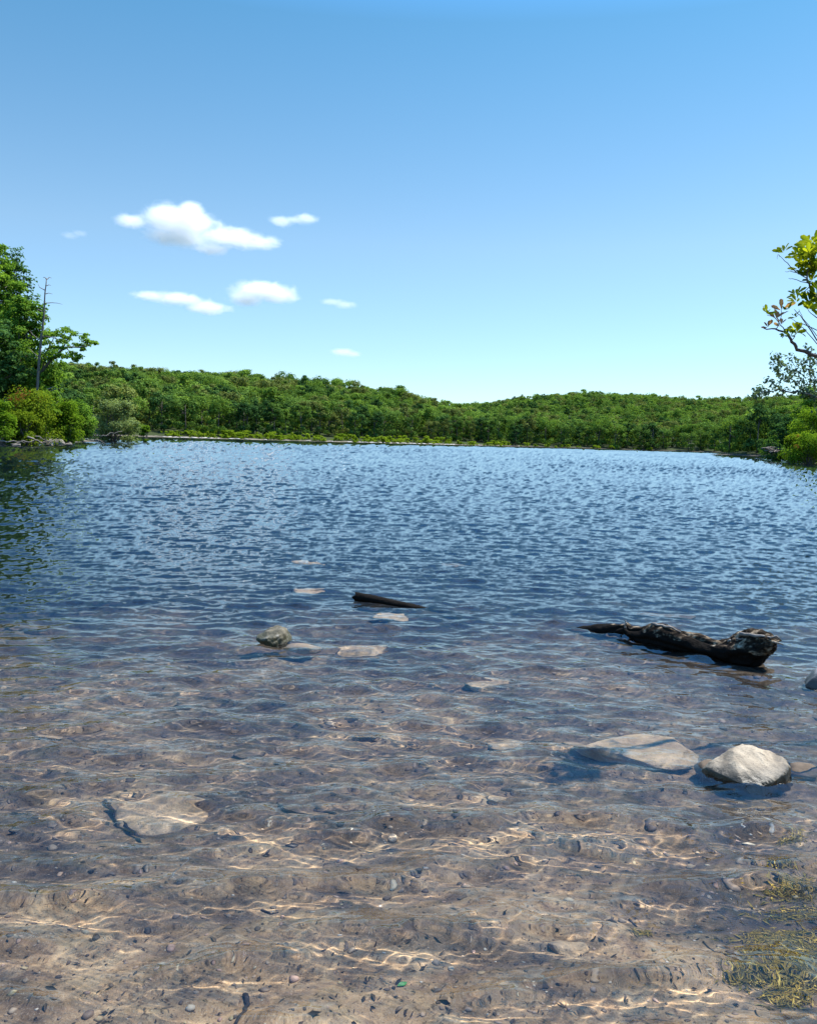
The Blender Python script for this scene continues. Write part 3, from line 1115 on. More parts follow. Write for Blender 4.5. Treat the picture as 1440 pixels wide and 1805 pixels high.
# mid-distance tree reaching in from the right with grey green leaves
M_TEAL = leaf_mat("small_grey_green_leaves", (0.075, 0.125, 0.075), (0.20, 0.27, 0.16), 0.4, var=.1)
Y = 18.0
g = np.random.default_rng(820)
bx = (11.6, 18.4)
B = Vector((bx[0], bx[1], gz(*bx)))
root = tag(empty('shore_tree', B), "tree reaching in from the right edge with small grey green leaves on thin level boughs", "tree")
a = Acc()
crown_top = at(1560, 560, Y + .4) - B
trunk = [Vector((0, 0, -.4)), Vector((.05, 0, 1.0)), Vector((-.1, 0, 2.2)), crown_top]
a.tube(trunk, [.13, .11, .085, .03], 8, jit=.1)
cl = []
boughs = [([(1400, 660), (1386, 646), (1372, 634), (1366, 626)], .008), ([(1380, 664), (1370, 652), (1364, 640)], .006), ([(1560, 742), (1500, 712), (1440, 700), (1412, 690), (1380, 689), (1345, 692), (1328, 696)], .035),
          ([(1440, 700), (1420, 690), (1412, 672), (1404, 650), (1394, 628)], .014), ([(1412, 690), (1398, 670), (1380, 664)], .010), ([(1380, 689), (1362, 676), (1352, 672)], .008),
          ([(1500, 712), (1452, 690), (1432, 660), (1427, 630), (1425, 612)], .016), ([(1432, 660), (1418, 648), (1410, 636)], .008),
          ([(1560, 690), (1480, 660), (1445, 640), (1432, 632)], .02), ([(1345, 692), (1338, 688), (1330, 690)], .006), ([(1440, 700), (1436, 684), (1430, 668)], .008),
          ([(1540, 640), (1490, 610), (1462, 590)], .02), ([(1560, 742), (1500, 735), (1462, 728), (1440, 722)], .02)]
for pp, r0 in boughs:
    lb = densify([at(x, y, Y + .5 - i * .08) - B for i, (x, y) in enumerate(pp)], 4, g, .02)
    a.tube(lb, list(np.linspace(r0, .004, len(lb))), 5, cap=False)
    for i, q in enumerate(lb[2:] if len(lb) > 14 else lb):
        cl.append(q[:])
a.build('trunk', M_GREYBARK, parent=root)
cl = np.array(cl)
sel = cl[:, 0] > -99
V, Q, tt = leaf_cloud(g, cl, np.full(len(cl), .12), 9, .085, up=.5, flat=.9, tint_c=.1, tint_l=.16, base_t=.45, aspect=.6)
V2, Q2, tt2 = leaf_cloud(g, np.array([(crown_top + Vector((g.normal() * .7 + 1.7, g.normal() * .9, g.normal() * .7)))[:] for _ in range(36)]), np.full(36, .4), 50, .085, base_t=.45)
mesh_np('foliage', np.concatenate([V, V2]), np.concatenate([Q, Q2 + len(V)]), M_TEAL, tint=np.concatenate([tt, tt2]), smooth=False, parent=root)
# ------------------------------------------------------------------ stones and logs in the shallows
M_SLAB = rock_mat("sunken_stone", [(0.20, 0.135, 0.08), (0.45, 0.315, 0.185), (0.56, 0.41, 0.255)], 9.0, speck=.42, crack=.8)
M_SLABD = rock_mat("dark_sunken_stone", [(0.055, 0.04, 0.028), (0.14, 0.10, 0.065), (0.22, 0.165, 0.11)], 10.0, speck=.35, crack=.4)
M_BIGROCK = rock_mat("pale_boulder", [(0.15, 0.115, 0.075), (0.40, 0.325, 0.225), (0.52, 0.44, 0.32)], 11.0, wet=0.045, speck=.5, wet_col=(0.03, 0.026, 0.014), crack=.55)
M_MOSSROCK = rock_mat("mossy_stone", [(0.055, 0.047, 0.028), (0.16, 0.135, 0.085), (0.55, 0.51, 0.43)], 22.0, wet=0.062, speck=.4, wet_col=(0.05, 0.045, 0.014), crack=.9)
M_EDGEROCK = rock_mat("dark_capped_stone", [(0.16, 0.15, 0.14), (0.42, 0.40, 0.37), (0.62, 0.6, 0.56)], 12.0, wet=0.082, speck=.3, wet_col=(0.016, 0.014, 0.012))


def hull_rock(name, mat, prof, loc, seed, noise=.05, sub=3, fine=.02, rz=0.0):
    """stone from a hand-set point cloud: convex hull, subdivided and roughened"""
    bm = bmesh.new()
    for p_ in prof:
        bm.verts.new(p_)
    r_ = bmesh.ops.convex_hull(bm, input=bm.verts)
    dead = [v for v in bm.verts if not v.link_faces]
    bmesh.ops.delete(bm, geom=dead, context='VERTS')
    bmesh.ops.bevel(bm, geom=list(bm.edges), offset=.010, offset_type='OFFSET', segments=2, profile=.6, affect='EDGES', clamp_overlap=True)
    bmesh.ops.triangulate(bm, faces=bm.faces)
    for _ in range(sub):
        bmesh.ops.subdivide_edges(bm, edges=[e for e in bm.edges if e.calc_length() > .012], cuts=1, use_grid_fill=False)
        bmesh.ops.triangulate(bm, faces=bm.faces)
    bm.normal_update()
    V = np.array([v.co[:] for v in bm.verts])
    Nn = np.array([v.normal[:] for v in bm.verts])
    T = np.array([[v.index for v in f.verts] for f in bm.faces])
    bm.free()
    size = np.ptp(V, axis=0).max()
    V += Nn * (noise * size * vnoise(V / size, seed, 3, 3.0) + fine * size * vnoise(V / size, seed + 1, 4, 11.0))[:, None]
    o = mesh_np(name, V, T, mat)
    o.location = loc
    o.rotation_euler = (0, 0, rz)
    receiver(o)
    return o


def wpt(x, y, z, c):
    """helper: point in photo-facing local axes (x right, y away, z up)"""
    return (x, y, z)


# the big pale boulder, px 1240-1400, waterline about y 1390
c = onplane(1322, 1378)
k = c.y / F                                    # metres per photo pixel here
o = hull_rock('boulder', M_BIGROCK, [
    (-84 * k, .02, .005), (-78 * k, -.02, .03), (-58 * k, -.075, .02), (-58 * k, .03, .06), (-36 * k, -.05, .085), (-24 * k, .05, .115), (0, .11, .128), (24 * k, .12, .122),
    (14 * k, .03, .125), (50 * k, .11, .098), (70 * k, .07, .072), (80 * k, .03, .03), (62 * k, -.04, .058), (48 * k, -.085, .036), (28 * k, -.135, .022), (0, -.165, .006),
    (-32 * k, -.155, .006), (-50 * k, -.10, -.03), (78 * k, .02, .0), (64 * k, -.02, -.03),
    (-80 * k, .02, -.28), (78 * k, 0, -.28), (0, -.16, -.28), (0, .22, -.28), (50 * k, .2, -.1), (-50 * k, .18, -.1)], (c.x + .035, c.y + .10, 0), 31, noise=.024, fine=.020)
o.scale = (1.03, 1, .9)
tag(o, "big pale angular boulder rising from the water at the right, dark wet foot", "boulder")
p_ = onplane(1416, 1357)
o = rock('wet_stone', M_SLABD, (p_.x, p_.y + .02, -.035), (.11, .08, .06), 33, sub=4)
tag(receiver(o), "small brown wet stone just breaking the surface right of the pale boulder", "stone")
p_ = onplane(1262, 1362)
o = rock('wet_stone', M_SLABD, (p_.x, p_.y + .08, -.05), (.08, .07, .085), 34, sub=4)
tag(receiver(o), "dark wet stone wedged against the left foot of the pale boulder", "stone")

# round mossy stone, px 445-515, y 1103-1140
c = onplane(482, 1136)
k = c.y / F
V, T = rock_shape(41, (38 * k, 34 * k, .108), planes=14, cut=(.55, .9), noise=.14, sub=5, fine=.07)
V[:, 0] -= np.clip(V[:, 2], 0, 1) * .25
o = mesh_np('mossy_rock', V, T, M_MOSSROCK)
o.location = (c.x + .012, c.y + .10, .0)
tag(receiver(o), "rounded mossy stone with whitish top standing alone in the water, left of centre", "rock")
p_ = onplane(530, 1141)
o = rock('wet_stone', M_SLAB, (p_.x, p_.y + .05, -.075), (.17, .09, .075), 43, sub=4, rz=-.2)
tag(receiver(o), "flat brown stone barely underwater at the right foot of the mossy stone", "stone")

# dark stone cut by the right edge
c = onplane(1440, 1212)
o = rock('dark_stone', M_EDGEROCK, (c.x + .065, c.y + .08, .0), (.135, .12, .125), 44, sub=4, planes=12)
tag(receiver(o), "dark rounded stone with white cap cut off by the right edge of the picture", "rock")

# big sunken slab left of the boulder
c = onplane(1130, 1330)
k = c.y / F
V, T = rock_shape(51, (126 * k, .24, .07), planes=14, cut=(.62, .9), noise=.08, sub=5, fine=.02)
V[:, 2] = np.minimum(V[:, 2], .05 + .012 * vnoise(V, 52, 3, 6.0))
V[:, 2] += V[:, 1] * .06
o = mesh_np('sunken_slab', V, T, M_SLAB)
o.location = (c.x + .03, c.y + .14, -.082)
tag(receiver(o), "wide flat tan slab just under the surface left of the pale boulder", "slab")

SUNK = [  # px, py, half width px, depth extent factor, material, label
    (640, 1147, 50, .55, M_SLAB, "tan flat sunken stone right of the mossy round stone"),
    (690, 1088, 45, .5, M_SLAB, "pale flat sunken stone just below the short floating log"),
    (538, 1042, 38, .5, M_SLAB, "pale sunken stone left of the short floating log's blunt end"),
    (858, 1206, 44, .55, M_SLAB, "tan sunken stone near the middle, between short log and big slab"),
    (892, 1315, 36, .7, M_SLAB, "squarish grey tan sunken stone left of the big slab, darker stone behind it"),
    (830, 1294, 24, .6, M_SLABD, "dark sunken stone just behind the squarish grey tan one"),
    (1010, 1312, 26, .6, M_SLAB, "small reddish tan stone touching the left end of the big slab"),
    (965, 1304, 34, .4, M_SLABD, "long dark sunken stone left of the big slab's tip"),
    (48, 1108, 44, .35, M_SLABD, "brown sunken stone near the left edge, level with the mossy stone"),
    (290, 1432, 88, .75, M_SLAB, "largest smooth sand coloured slab on the bed, beside the dark sunken stick"),
    (520, 1422, 46, .7, M_SLABD, "brown flat stone on the bed right of the smooth sand coloured slab"),
    (1170, 1085, 60, .3, M_SLABD, "dim sunken stone far out behind the long black log"),
    (545, 992, 34, .35, M_SLAB, "dim reddish sunken stone far out, highest of the sunken stones"),
    (800, 996, 34, .35, M_SLABD, "dark sunken stone far out above the short floating log"),
    (350, 1240, 40, .5, M_SLABD, "brown sunken stone between left edge and mossy stone, nearer the viewer"),
    (80, 1300, 34, .6, M_SLAB, "pale rounded stone on the bed near the left edge, above the dark stick"),
    (875, 1408, 22, .6, M_SLAB, "small pale rounded cobble on the bed below the squarish stone"),
    (940, 1540, 20, .7, M_SLAB, "small grey cobble alone on the sandy bed right of centre"),
    (816, 1580, 11, .8, M_SLABD, "small dark purplish cobble on the bed near the grey cobble"),
    (1000, 1668, 38, .5, M_SLAB, "wide tan stone almost buried in the sand, lower right of centre"),
    (410, 1762, 20, .7, M_SLAB, "flat brown cobble beside the dark curled twig at the bottom"),
    (1345, 1788, 20, .9, M_SLAB, "pale yellowish cobble at the very bottom right corner"),
    (440, 1330, 30, .6, M_SLABD, "dark brown cobble on the bed above the smooth sand coloured slab"),
    (650, 1300, 32, .5, M_SLABD, "brown flat stone on the bed in the picture's lower middle"),
]
g = np.random.default_rng(9)
for i, (x, y, hw, dp, m, lab) in enumerate(SUNK):
    p0 = onplane(x, y)
    dpt = 0.1
    for _ in range(4):
        q = refr(x, y, dpt)
        dpt = -gz(q.x, q.y)
    r_ = math.hypot(p0.x, p0.y)
    s = hw * q.y / F
    th = min(s * .55, .09 + .5 * max(0, dpt - .25))
    o = rock('sunken_stone', m, (q.x, q.y, q.z + th * .25), (s, s * dp * (1.3 if r_ < 5 else 1.6), th), 900 + i * 7, rz=g.uniform(-.25, .25), sub=4, planes=12, cut=(.5, .85), flat=.35)
    tag(receiver(o), lab, "stone")

# ---- logs
M_LOG = NT("rotten_log")
t = M_LOG
o_ = t.objc()
mp = t.node('Mapping')
mp.inputs['Scale'].default_value = (.35, 1, 1)
t.link(o_, mp.inputs['Vector'])
n1 = t.noise(mp.outputs[0], 22, 6, .65)
n2 = t.noise(mp.outputs[0], 70, 4, .7)
cc = t.ramp(n1, [(.36, (.006, .005, .004)), (.50, (.026, .018, .011)), (.58, (.17, .125, .078)), (.70, (.50, .41, .28))])
zs = t.sep(t.pos())[2]
wf = t.ramp(t.math('MULTIPLY', t.math('ADD', zs, t.math('MULTIPLY', t.math('SUBTRACT', n1, .5), .12)), 10), [(.85, 1.0), (1.45, 0.0)])
cc = t.mix(wf, cc, (.010, .008, .006))
t.link(cc, t.bsdf.inputs['Base Color'])
t.bsdf.inputs['Roughness'].default_value = .75
t.bsdf.inputs['Specular IOR Level'].default_value = .05
t.link(t.bump(t.math('ADD', n1, t.math('MULTIPLY', n2, .4)), .9, .02), t.bsdf.inputs['Normal'])
M_LOG = t.m


def log_mesh(name, mat, stations, loc, seed, sides=40, rough=.16, per=14):
    """stations: (point, half-width, half-height) along the log; grooved and knotted between them"""
    st = [(Vector(p), w, h) for p, w, h in stations]
    V, n = [], len(st)
    rows = []
    for i in range(n - 1):
        for j in range(per):
            q = j / per
            q2 = q * q * (3 - 2 * q)
            rows.append((st[i][0].lerp(st[i + 1][0], q), st[i][1] * (1 - q2) + st[i + 1][1] * q2, st[i][2] * (1 - q2) + st[i + 1][2] * q2))
    rows.append(st[-1])
    ax = (st[-1][0] - st[0][0]).normalized()
    side = ax.cross(Vector((0, 0, 1))).normalized()
    up = side.cross(ax)
    P, B = [], []
    for i, (p, w, h) in enumerate(rows):
        for k in range(sides):
            th = 2 * math.pi * k / sides
            d = side * math.cos(th) * w + up * math.sin(th) * h
            P.append(p); B.append(d)
    P = np.array([v[:] for v in P]); B = np.array([v[:] for v in B])
    S3 = P + B
    u = S3 @ np.array(ax[:])
    pr = np.column_stack([u * .55, S3 @ np.array(side[:]), S3 @ np.array(up[:])])
    knob = np.clip(vnoise(pr, seed + 9, 3, 5.0) * 1.3, -.6, 1) * (B[:, 2] > 0)
    f = 1 + rough * .9 * knob + rough * vnoise(pr, seed, 4, 9.0) + rough * .5 * vnoise(pr, seed + 3, 3, 30.0)
    # broken ends: the last rows run on by different lengths
    nr = len(rows)
    gro = vnoise(np.column_stack([u * .35, B @ np.array(side[:]) * 9, B @ np.array(up[:]) * 9]), seed + 12, 2, 2.2)
    f -= rough * 1.6 * np.exp(-(gro / .16) ** 2)
    V = P + B * f[:, None]
    jag = vnoise(np.column_stack([B * 30]), seed + 5, 3, 1.0)
    for e, rng_, sg in ((0, range(0, 4), -1), (nr - 1, range(nr - 4, nr), 1)):
        for r_ in rng_:
            wgt = 1 - abs(r_ - e) / 4
            idx = slice(r_ * sides, (r_ + 1) * sides)
            V[idx] += np.array(ax[:]) * (sg * wgt * .045 * jag[idx])[:, None]
    V = list(map(tuple, V))
    Q = [(i * sides + k, i * sides + (k + 1) % sides, (i + 1) * sides + (k + 1) % sides, (i + 1) * sides + k) for i in range(nr - 1) for k in range(sides)]
    V.append(tuple(np.mean(V[:sides], axis=0) + np.array(ax[:]) * .03))
    V.append(tuple(np.mean(V[(nr - 1) * sides:nr * sides], axis=0) - np.array(ax[:]) * .04))
    T = [((k + 1) % sides, k, nr * sides) for k in range(sides)] + [((nr - 1) * sides + k, (nr - 1) * sides + (k + 1) % sides, nr * sides + 1) for k in range(sides)]
    o = mesh_np(name, np.array(V), [np.array(Q), np.array(T)], mat)
    o.location = loc
    receiver(o)
    return o


L0 = onplane(1030, 1112)
L1 = onplane(1346, 1176)
ld = (L1 - L0)


def lp(q, dz, off=0.0):
    s_ = Vector((-ld.y, ld.x, 0)).normalized()
    v = ld * (q * .955) + s_ * (.10 + off)
    return (v.x, v.y, dz)


def lst(q, top, bot, w):
    return (lp(q, (top + bot) / 2), w, (top - bot) / 2)


o = log_mesh('log', M_LOG, [
    lst(-.14, -.045, -.11, .03), lst(-.04, .015, -.09, .045), lst(.07, .055, -.10, .065), lst(.17, .088, -.10, .08), lst(.225, .105, -.10, .085), lst(.245, .118, -.09, .08), lst(.27, .10, -.09, .085),
    lst(.33, .11, -.08, .085), lst(.40, .155, -.08, .09), lst(.47, .162, -.08, .095), lst(.57, .138, -.08, .10), lst(.68, .118, -.08, .10), lst(.76, .112, -.08, .095), lst(.83, .145, -.08, .10), lst(.89, .195, -.08, .11),
    lst(.95, .225, -.07, .115), lst(1.0, .235, -.02, .11), lst(1.04, .235, .07, .095), lst(1.085, .20, .125, .05)], L0, 61, rough=.13, sides=64, per=10)
tag(o, "long black rotten log with pale broken top, half afloat at the right", "log")
sg = np.random.default_rng(62)
for (q0, q1, z0, z1, r_) in ((.90, 1.11, .20, .215, .016), (.40, .58, .150, .135, .014), (.92, 1.07, .12, .165, .010), (.242, .248, .07, .145, .010), (.97, 1.12, .165, .185, .012), (.84, .93, .12, .17, .01)):
    a = Acc()
    A, B2 = Vector(lp(q0, z0, -.03)), Vector(lp(q1, z1, -.05))
    a.tube(densify([A, (A + B2) / 2 + Vector((0, 0, .012)), B2], 4, sg, .006), list(np.linspace(r_, r_ * .35, 9)), 9, jit=.5, seed=int(q0 * 100))
    s_ = a.build('broken_splinter', M_DEAD, parent=o)
    receiver(s_)

A0, A1 = onplane(626, 1058), onplane(790, 1076)
dd = A1 - A0
o = log_mesh('short_log', M_LOG, [((0, .03, .02), .045, .055), (tuple(dd * .12 + Vector((0, .03, .022))), .05, .05), (tuple(dd * .4 + Vector((0, .03, .0))), .05, .042), (tuple(dd * .7 + Vector((0, .03, -.028))), .045, .038),
                                  (tuple(dd * 1.0 + Vector((0, .03, -.06))), .04, .035), (tuple(dd * 1.25 + Vector((0, .03, -.10))), .03, .03)], A0, 63, sides=28, rough=.10, per=10)
tag(o, "short dark floating log near the centre, blunt end raised, tail sinking", "log")

# sunken sticks and twigs big enough to tell apart
M_STICK = bark_mat("waterlogged_stick", (.012, .010, .012), (.05, .04, .034), 30)
for i, (lst, r0, lab) in enumerate([
        ([(184, 1412), (205, 1438), (228, 1458), (256, 1476)], .010, "dark straight sunken stick slanting beside the smooth sand coloured slab"),
        ([(432, 1748), (438, 1768), (430, 1786), (420, 1806)], .009, "dark curled twig on the bed at the bottom, beside a brown cobble"),
        ([(1240, 1655), (1262, 1680), (1300, 1702), (1352, 1712), (1380, 1712)], .004, "thin curved black twig on the bed at the lower right"),
        ([(490, 1412), (540, 1424), (590, 1436)], .007, "thin dark stick lying on the brown flat stone, left of centre"),
        ([(300, 1556), (318, 1530), (334, 1514)], .004, "hair thin pale stalk standing up from the bed, lower left"),
        ([(460, 1596), (478, 1604), (492, 1600)], .006, "short bent twig on the sandy bed below the left slab"),
        ([(1105, 1615), (1118, 1628)], .006, "short dark twig on the bed, right of the small grey cobble")]):
    P_ = []
    for (x, y) in lst:
        dpt = .1
        for _ in range(4):
            q = refr(x, y, dpt)
            dpt = -gz(q.x, q.y) - r0 * .8 - (.025 if i == 0 else 0) 
        P_.append(refr(x, y, dpt))
    base = P_[0]
    a = Acc()
    lb = densify([v - base for v in P_], 4, np.random.default_rng(70 + i), r0 * .25)
    a.tube(lb, list(np.linspace(r0, r0 * .55, len(lb))), 7, jit=.3, seed=i)
    o = a.build('sunken_stick' if r0 > .0075 else 'twig', M_STICK if i != 4 else M_DEAD)
    o.location = base
    tag(receiver(o), lab, "stick" if r0 > .0075 else "twig")

# ---- small stuff on the bed: pebbles, leaf litter, algae
def bed_scatter(g, n, y0, y1, pw=1.0):
    y = y0 + (y1 - y0) * g.uniform(0, 1, n) ** pw
    x = g.uniform(-.58, .58, n) * y
    P = np.column_stack([x, y])
    return P, height(P)


t = NT("pebbles")
at_ = t.node('Attribute', attribute_name='tint')
cc = t.ramp(at_.outputs['Fac'], [(0.0, (.035, .028, .022)), (.35, (.14, .095, .065)), (.6, (.28, .21, .14)), (.8, (.36, .22, .16)), (.9, (.36, .27, .13)), (1.0, (.46, .40, .32))])
t.link(cc, t.bsdf.inputs['Base Color'])
t.bsdf.inputs['Roughness'].default_value = .7
M_PEB = t.m
g = np.random.default_rng(200)
shapes = [rock_shape(1000 + i, (1, .8, .5), planes=8, sub=2) for i in range(6)]
Vs, Ts, tt, n0 = [], [], [], 0
P, Z = bed_scatter(g, 5200, 1.5, 6.0, 1.2)
for i in range(len(P)):
    V, T = shapes[i % 6]
    s = min(.02, .0024 * math.exp(abs(g.normal()) * .75)) * (1 + .10 * P[i, 1])
    if P[i, 1] > 3.0: s *= 1.25
    th = g.uniform(0, 6.28)
    c_, s_ = math.cos(th), math.sin(th)
    W2 = V @ np.array([[c_, s_, 0], [-s_, c_, 0], [0, 0, 1]]) * s
    Vs.append(W2 + np.array([P[i, 0], P[i, 1], Z[i] + s * .15])); Ts.append(T + n0); n0 += len(V)
    tt.append(np.full(len(V), g.uniform(0, 1) * (1.0 if P[i, 1] < 3.6 else .6)))
peb = mesh_np("pebbles", np.concatenate(Vs), np.concatenate(Ts), M_PEB, tint=np.concatenate(tt))
tag(receiver(peb), "small mixed brown and tan pebbles strewn over the sandy lake bed", "pebbles", kind='stuff')

t = NT("leaf_litter")
at_ = t.node('Attribute', attribute_name='tint')
t.link(t.ramp(at_.outputs['Fac'], [(0.0, (.012, .009, .007)), (.6, (.05, .034, .022)), (.85, (.11, .07, .04)), (1.0, (.22, .15, .08))]), t.bsdf.inputs['Base Color'])
t.bsdf.inputs['Roughness'].default_value = .8
M_LIT = t.m
a = Acc()
P, Z = bed_scatter(g, 16000, 1.5, 7.5, 1.1)
dens = vnoise(P, 210, 3, 2.2)
keep = g.uniform(-.9, .6, len(P)) < dens
P, Z = P[keep], Z[keep]
n = len(P)
C = np.column_stack([P, Z + .004])
Nn = g.normal(size=(n, 3)) * .35
Nn[:, 2] += 1
L = g.uniform(.005, .020, n) * np.exp(g.normal(size=n) * .45)
V = kites(g, C, Nn, L, L * g.uniform(.08, .45, n), .3)
lit = mesh_np("leaf_litter", V, np.arange(n * 4).reshape(-1, 4), M_LIT, tint=np.repeat(g.uniform(0, 1, n), 4), smooth=False)
tag(receiver(lit), "dark scraps of rotted leaves and twigs scattered over the lake bed", "leaf litter", kind='stuff')

t = NT("algae")
at_ = t.node('Attribute', attribute_name='tint')
t.link(t.ramp(at_.outputs['Fac'], [(0.0, (.07, .048, .009)), (.6, (.31, .205, .022)), (1.0, (.52, .37, .06))]), t.bsdf.inputs['Base Color'])
t.bsdf.inputs['Roughness'].default_value = .6
M_ALG = t.m
Cs = []
for (x, y, rx, ry, n_) in [(1390, 1470, 30, 8, 130), (1380, 1520, 26, 7, 120), (1400, 1560, 55, 16, 520), (1405, 1605, 60, 13, 420), (1370, 1648, 60, 13, 480), (1400, 1655, 40, 12, 300), (1355, 1680, 40, 12, 300),
                           (1400, 1710, 46, 26, 800), (1395, 1750, 40, 22, 600), (1330, 1715, 30, 14, 260), (1424, 1690, 24, 30, 380), (1300, 1720, 22, 10, 120), (1130, 1640, 18, 4, 60)]:
    for _ in range(n_):
        xx, yy = x + g.normal() * rx * .6, y + g.normal() * ry * .6
        q = refr(xx, yy, .10)
        dpt = max(.02, -gz(q.x, q.y))
        q = refr(xx, yy, dpt - .006)
        Cs.append(q[:])
C = np.array(Cs)
n = len(C)
Nn = g.normal(size=(n, 3)) * .4
Nn[:, 2] += 1
L = g.uniform(.016, .050, n)
V = kites(g, C + g.normal(size=(n, 3)) * [.002, .002, .004], Nn, L, L * .16, .4)
alg = mesh_np("algae", V, np.arange(n * 4).reshape(-1, 4), M_ALG, tint=np.repeat(np.clip(g.normal(size=n) * .25 + .5, 0, 1), 4), smooth=False)
tag(receiver(alg), "yellow olive algae tufts clinging to the bed at the bottom right", "algae", kind='stuff')

# one bright green leaf on the bed
q = refr(707, 1733, .07)
q.z = gz(q.x, q.y) + .006
bm = bmesh.new()
out = [(-.016, 0), (-.009, .006), (0, .009), (.009, .006), (.018, 0), (.009, -.006), (0, -.009), (-.009, -.006)]
vs = [bm.verts.new((x_, y_, .002 + abs(y_) * .25 + x_ * .1)) for x_, y_ in out]
mid = [bm.verts.new((x_, 0, x_ * .1)) for x_ in (-.009, 0, .009)]
for f_ in ((vs[0], mid[0], vs[1]), (vs[1], mid[0], mid[1], vs[2]), (vs[2], mid[1], mid[2], vs[3]), (vs[3], mid[2], vs[4]), (vs[4], mid[2], vs[5]), (vs[5], mid[2], mid[1], vs[6]), (vs[6], mid[1], mid[0], vs[7]), (vs[7], mid[0], vs[0])):
    bm.faces.new(f_)
me = bpy.data.meshes.new('fallen_leaf')
bm.to_mesh(me)
bm.free()
M_GL = NT("fresh_leaf")
M_GL.bsdf.inputs['Base Color'].default_value = (.07, .26, .05, 1)
me.materials.append(M_GL.m)
o = bpy.data.objects.new('fallen_leaf', me)
COL.objects.link(o)
o.location = q
o.rotation_euler = (0, 0, .6)
tag(receiver(o), "single bright green leaf lying under water near the bottom centre", "leaf")

# ------------------------------------------------------------------ the near tree at the right edge: branch with broad leaves
M_OAK = leaf_mat("broad_leaves", (.060, .115, .010), (.42, .46, .022), .55, var=0)
M_BROWN = leaf_mat("dead_brown_leaves", (.20, .10, .05), (.55, .32, .17), .45, var=0)
Y = 5.0
g = np.random.default_rng(900)
bx = (5.15, 5.3)
B = Vector((bx[0], bx[1], gz(*bx)))
root = tag(empty('overhanging_tree', B), "near tree at the right edge, black twigs with broad sunlit yellow green leaves", "tree")


def broad_leaf(L, Wd, curl):
    """obovate leaf along +x with a midrib fold; returns verts, quads"""
    xs = np.array([0, .12, .3, .5, .68, .84, .95, 1.0])
    ws = np.array([.02, .14, .32, .46, .5, .40, .2, .02]) * (1 + .10 * np.array([0, 1, -1, 1, -1, 1, -1, 0]))
    V = []
    for x_, w_ in zip(xs, ws):
        zc = -curl * (x_ ** 2) * L
        V += [(x_ * L, w_ * Wd, zc + .28 * w_ * Wd), (x_ * L, 0, zc), (x_ * L, -w_ * Wd, zc + .28 * w_ * Wd)]
    Q = []
    for i in range(7):
        for k in range(2):
            a_ = i * 3 + k
            Q.append((a_, a_ + 3, a_ + 4, a_ + 1))
    return np.array(V), np.array(Q)


def leaf_whorl(acc, g, c, axis, n, L, tint, spread=1.0):
    axis = Vector(axis).normalized()
    ref = axis.orthogonal().normalized()
    for i in range(n):
        th = i * 2 * math.pi / n + g.uniform(-.5, .5)
        r_ = (Matrix.Rotation(th, 3, axis) @ ref)
        d = (axis * g.uniform(.35, 1.3) + r_ * spread + Vector((0, 0, g.uniform(-.3, .35)))).normalized()
        nrm = (axis * .25 + Vector((g.normal() * .5 - .15, g.normal() * .45 - .75, .45 + g.normal() * .4)))
        nrm = (nrm - d * nrm.dot(d)).normalized()
        side = nrm.cross(d)
        M = np.array([d[:], side[:], nrm[:]])
        l_ = L * g.uniform(.75, 1.25)
        V, Q = broad_leaf(l_, l_ * .42, g.uniform(0, .35))
        st = g.uniform(.0, .02)
        acc.add(V @ M + np.array(c) + np.array(d[:]) * st, Q, tint=float(np.clip(tint + g.normal() * .22, 0, 1)))


a = Acc()
trunk = [Vector((0, 0, -.4)), Vector((.05, -.02, 1.0)), Vector((-.05, .05, 2.1)), Vector((.1, .0, 3.3)), Vector((.0, .1, 4.6)), Vector((.2, .2, 6.0))]
a.tube(trunk, [.14, .12, .105, .085, .06, .03], 9, jit=.1)
LV, BV = Acc(), Acc()


def npt(x, y, dy=0.0):
    return at(x, y, Y + dy) - B


main = densify([trunk[1] + Vector((0, 0, .3)), npt(1560, 650, .2), npt(1480, 632, .1), npt(1440, 628), npt(1406, 616), npt(1396, 600), npt(1388, 588), npt(1368, 580), npt(1346, 578)], 3, g, .003)
a.tube(main, list(np.linspace(.017, .003, len(main))), 6, cap=False)
up = densify([trunk[2], npt(1520, 590, .2), npt(1462, 560, .1), npt(1440, 530), npt(1428, 505), npt(1422, 490), npt(1428, 462)], 3, g, .003)
a.tube(up, list(np.linspace(.013, .003, len(up))), 6, cap=False)
for tw, r0 in [([(1440, 600), (1424, 575), (1410, 556), (1400, 545)], .004), ([(1440, 582), (1418, 572), (1404, 566), (1392, 560)], .003), ([(1388, 588), (1376, 572), (1366, 560), (1352, 555)], .0035),
               ([(1422, 490), (1404, 480), (1388, 464), (1376, 452)], .0035), ([(1404, 480), (1392, 478), (1384, 478)], .0025), ([(1440, 500), (1420, 498), (1398, 492), (1390, 490)], .003),
               ([(1428, 505), (1420, 512), (1412, 526)], .003), ([(1396, 600), (1402, 590), (1406, 584)], .003), ([(1440, 606), (1416, 578), (1400, 570)], .003), ([(1376, 452), (1372, 448), (1370, 456)], .002),
               ([(1368, 580), (1376, 560), (1378, 540), (1380, 527)], .0025), ([(1440, 560), (1430, 552), (1420, 540)], .003), ([(1440, 592), (1415, 560), (1408, 545)], .0025)]:
    lb = densify([npt(x, y, g.normal() * .04) for x, y in tw], 3, g, .0015)
    a.tube(lb, list(np.linspace(r0, r0 * .4, len(lb))), 5, cap=False)
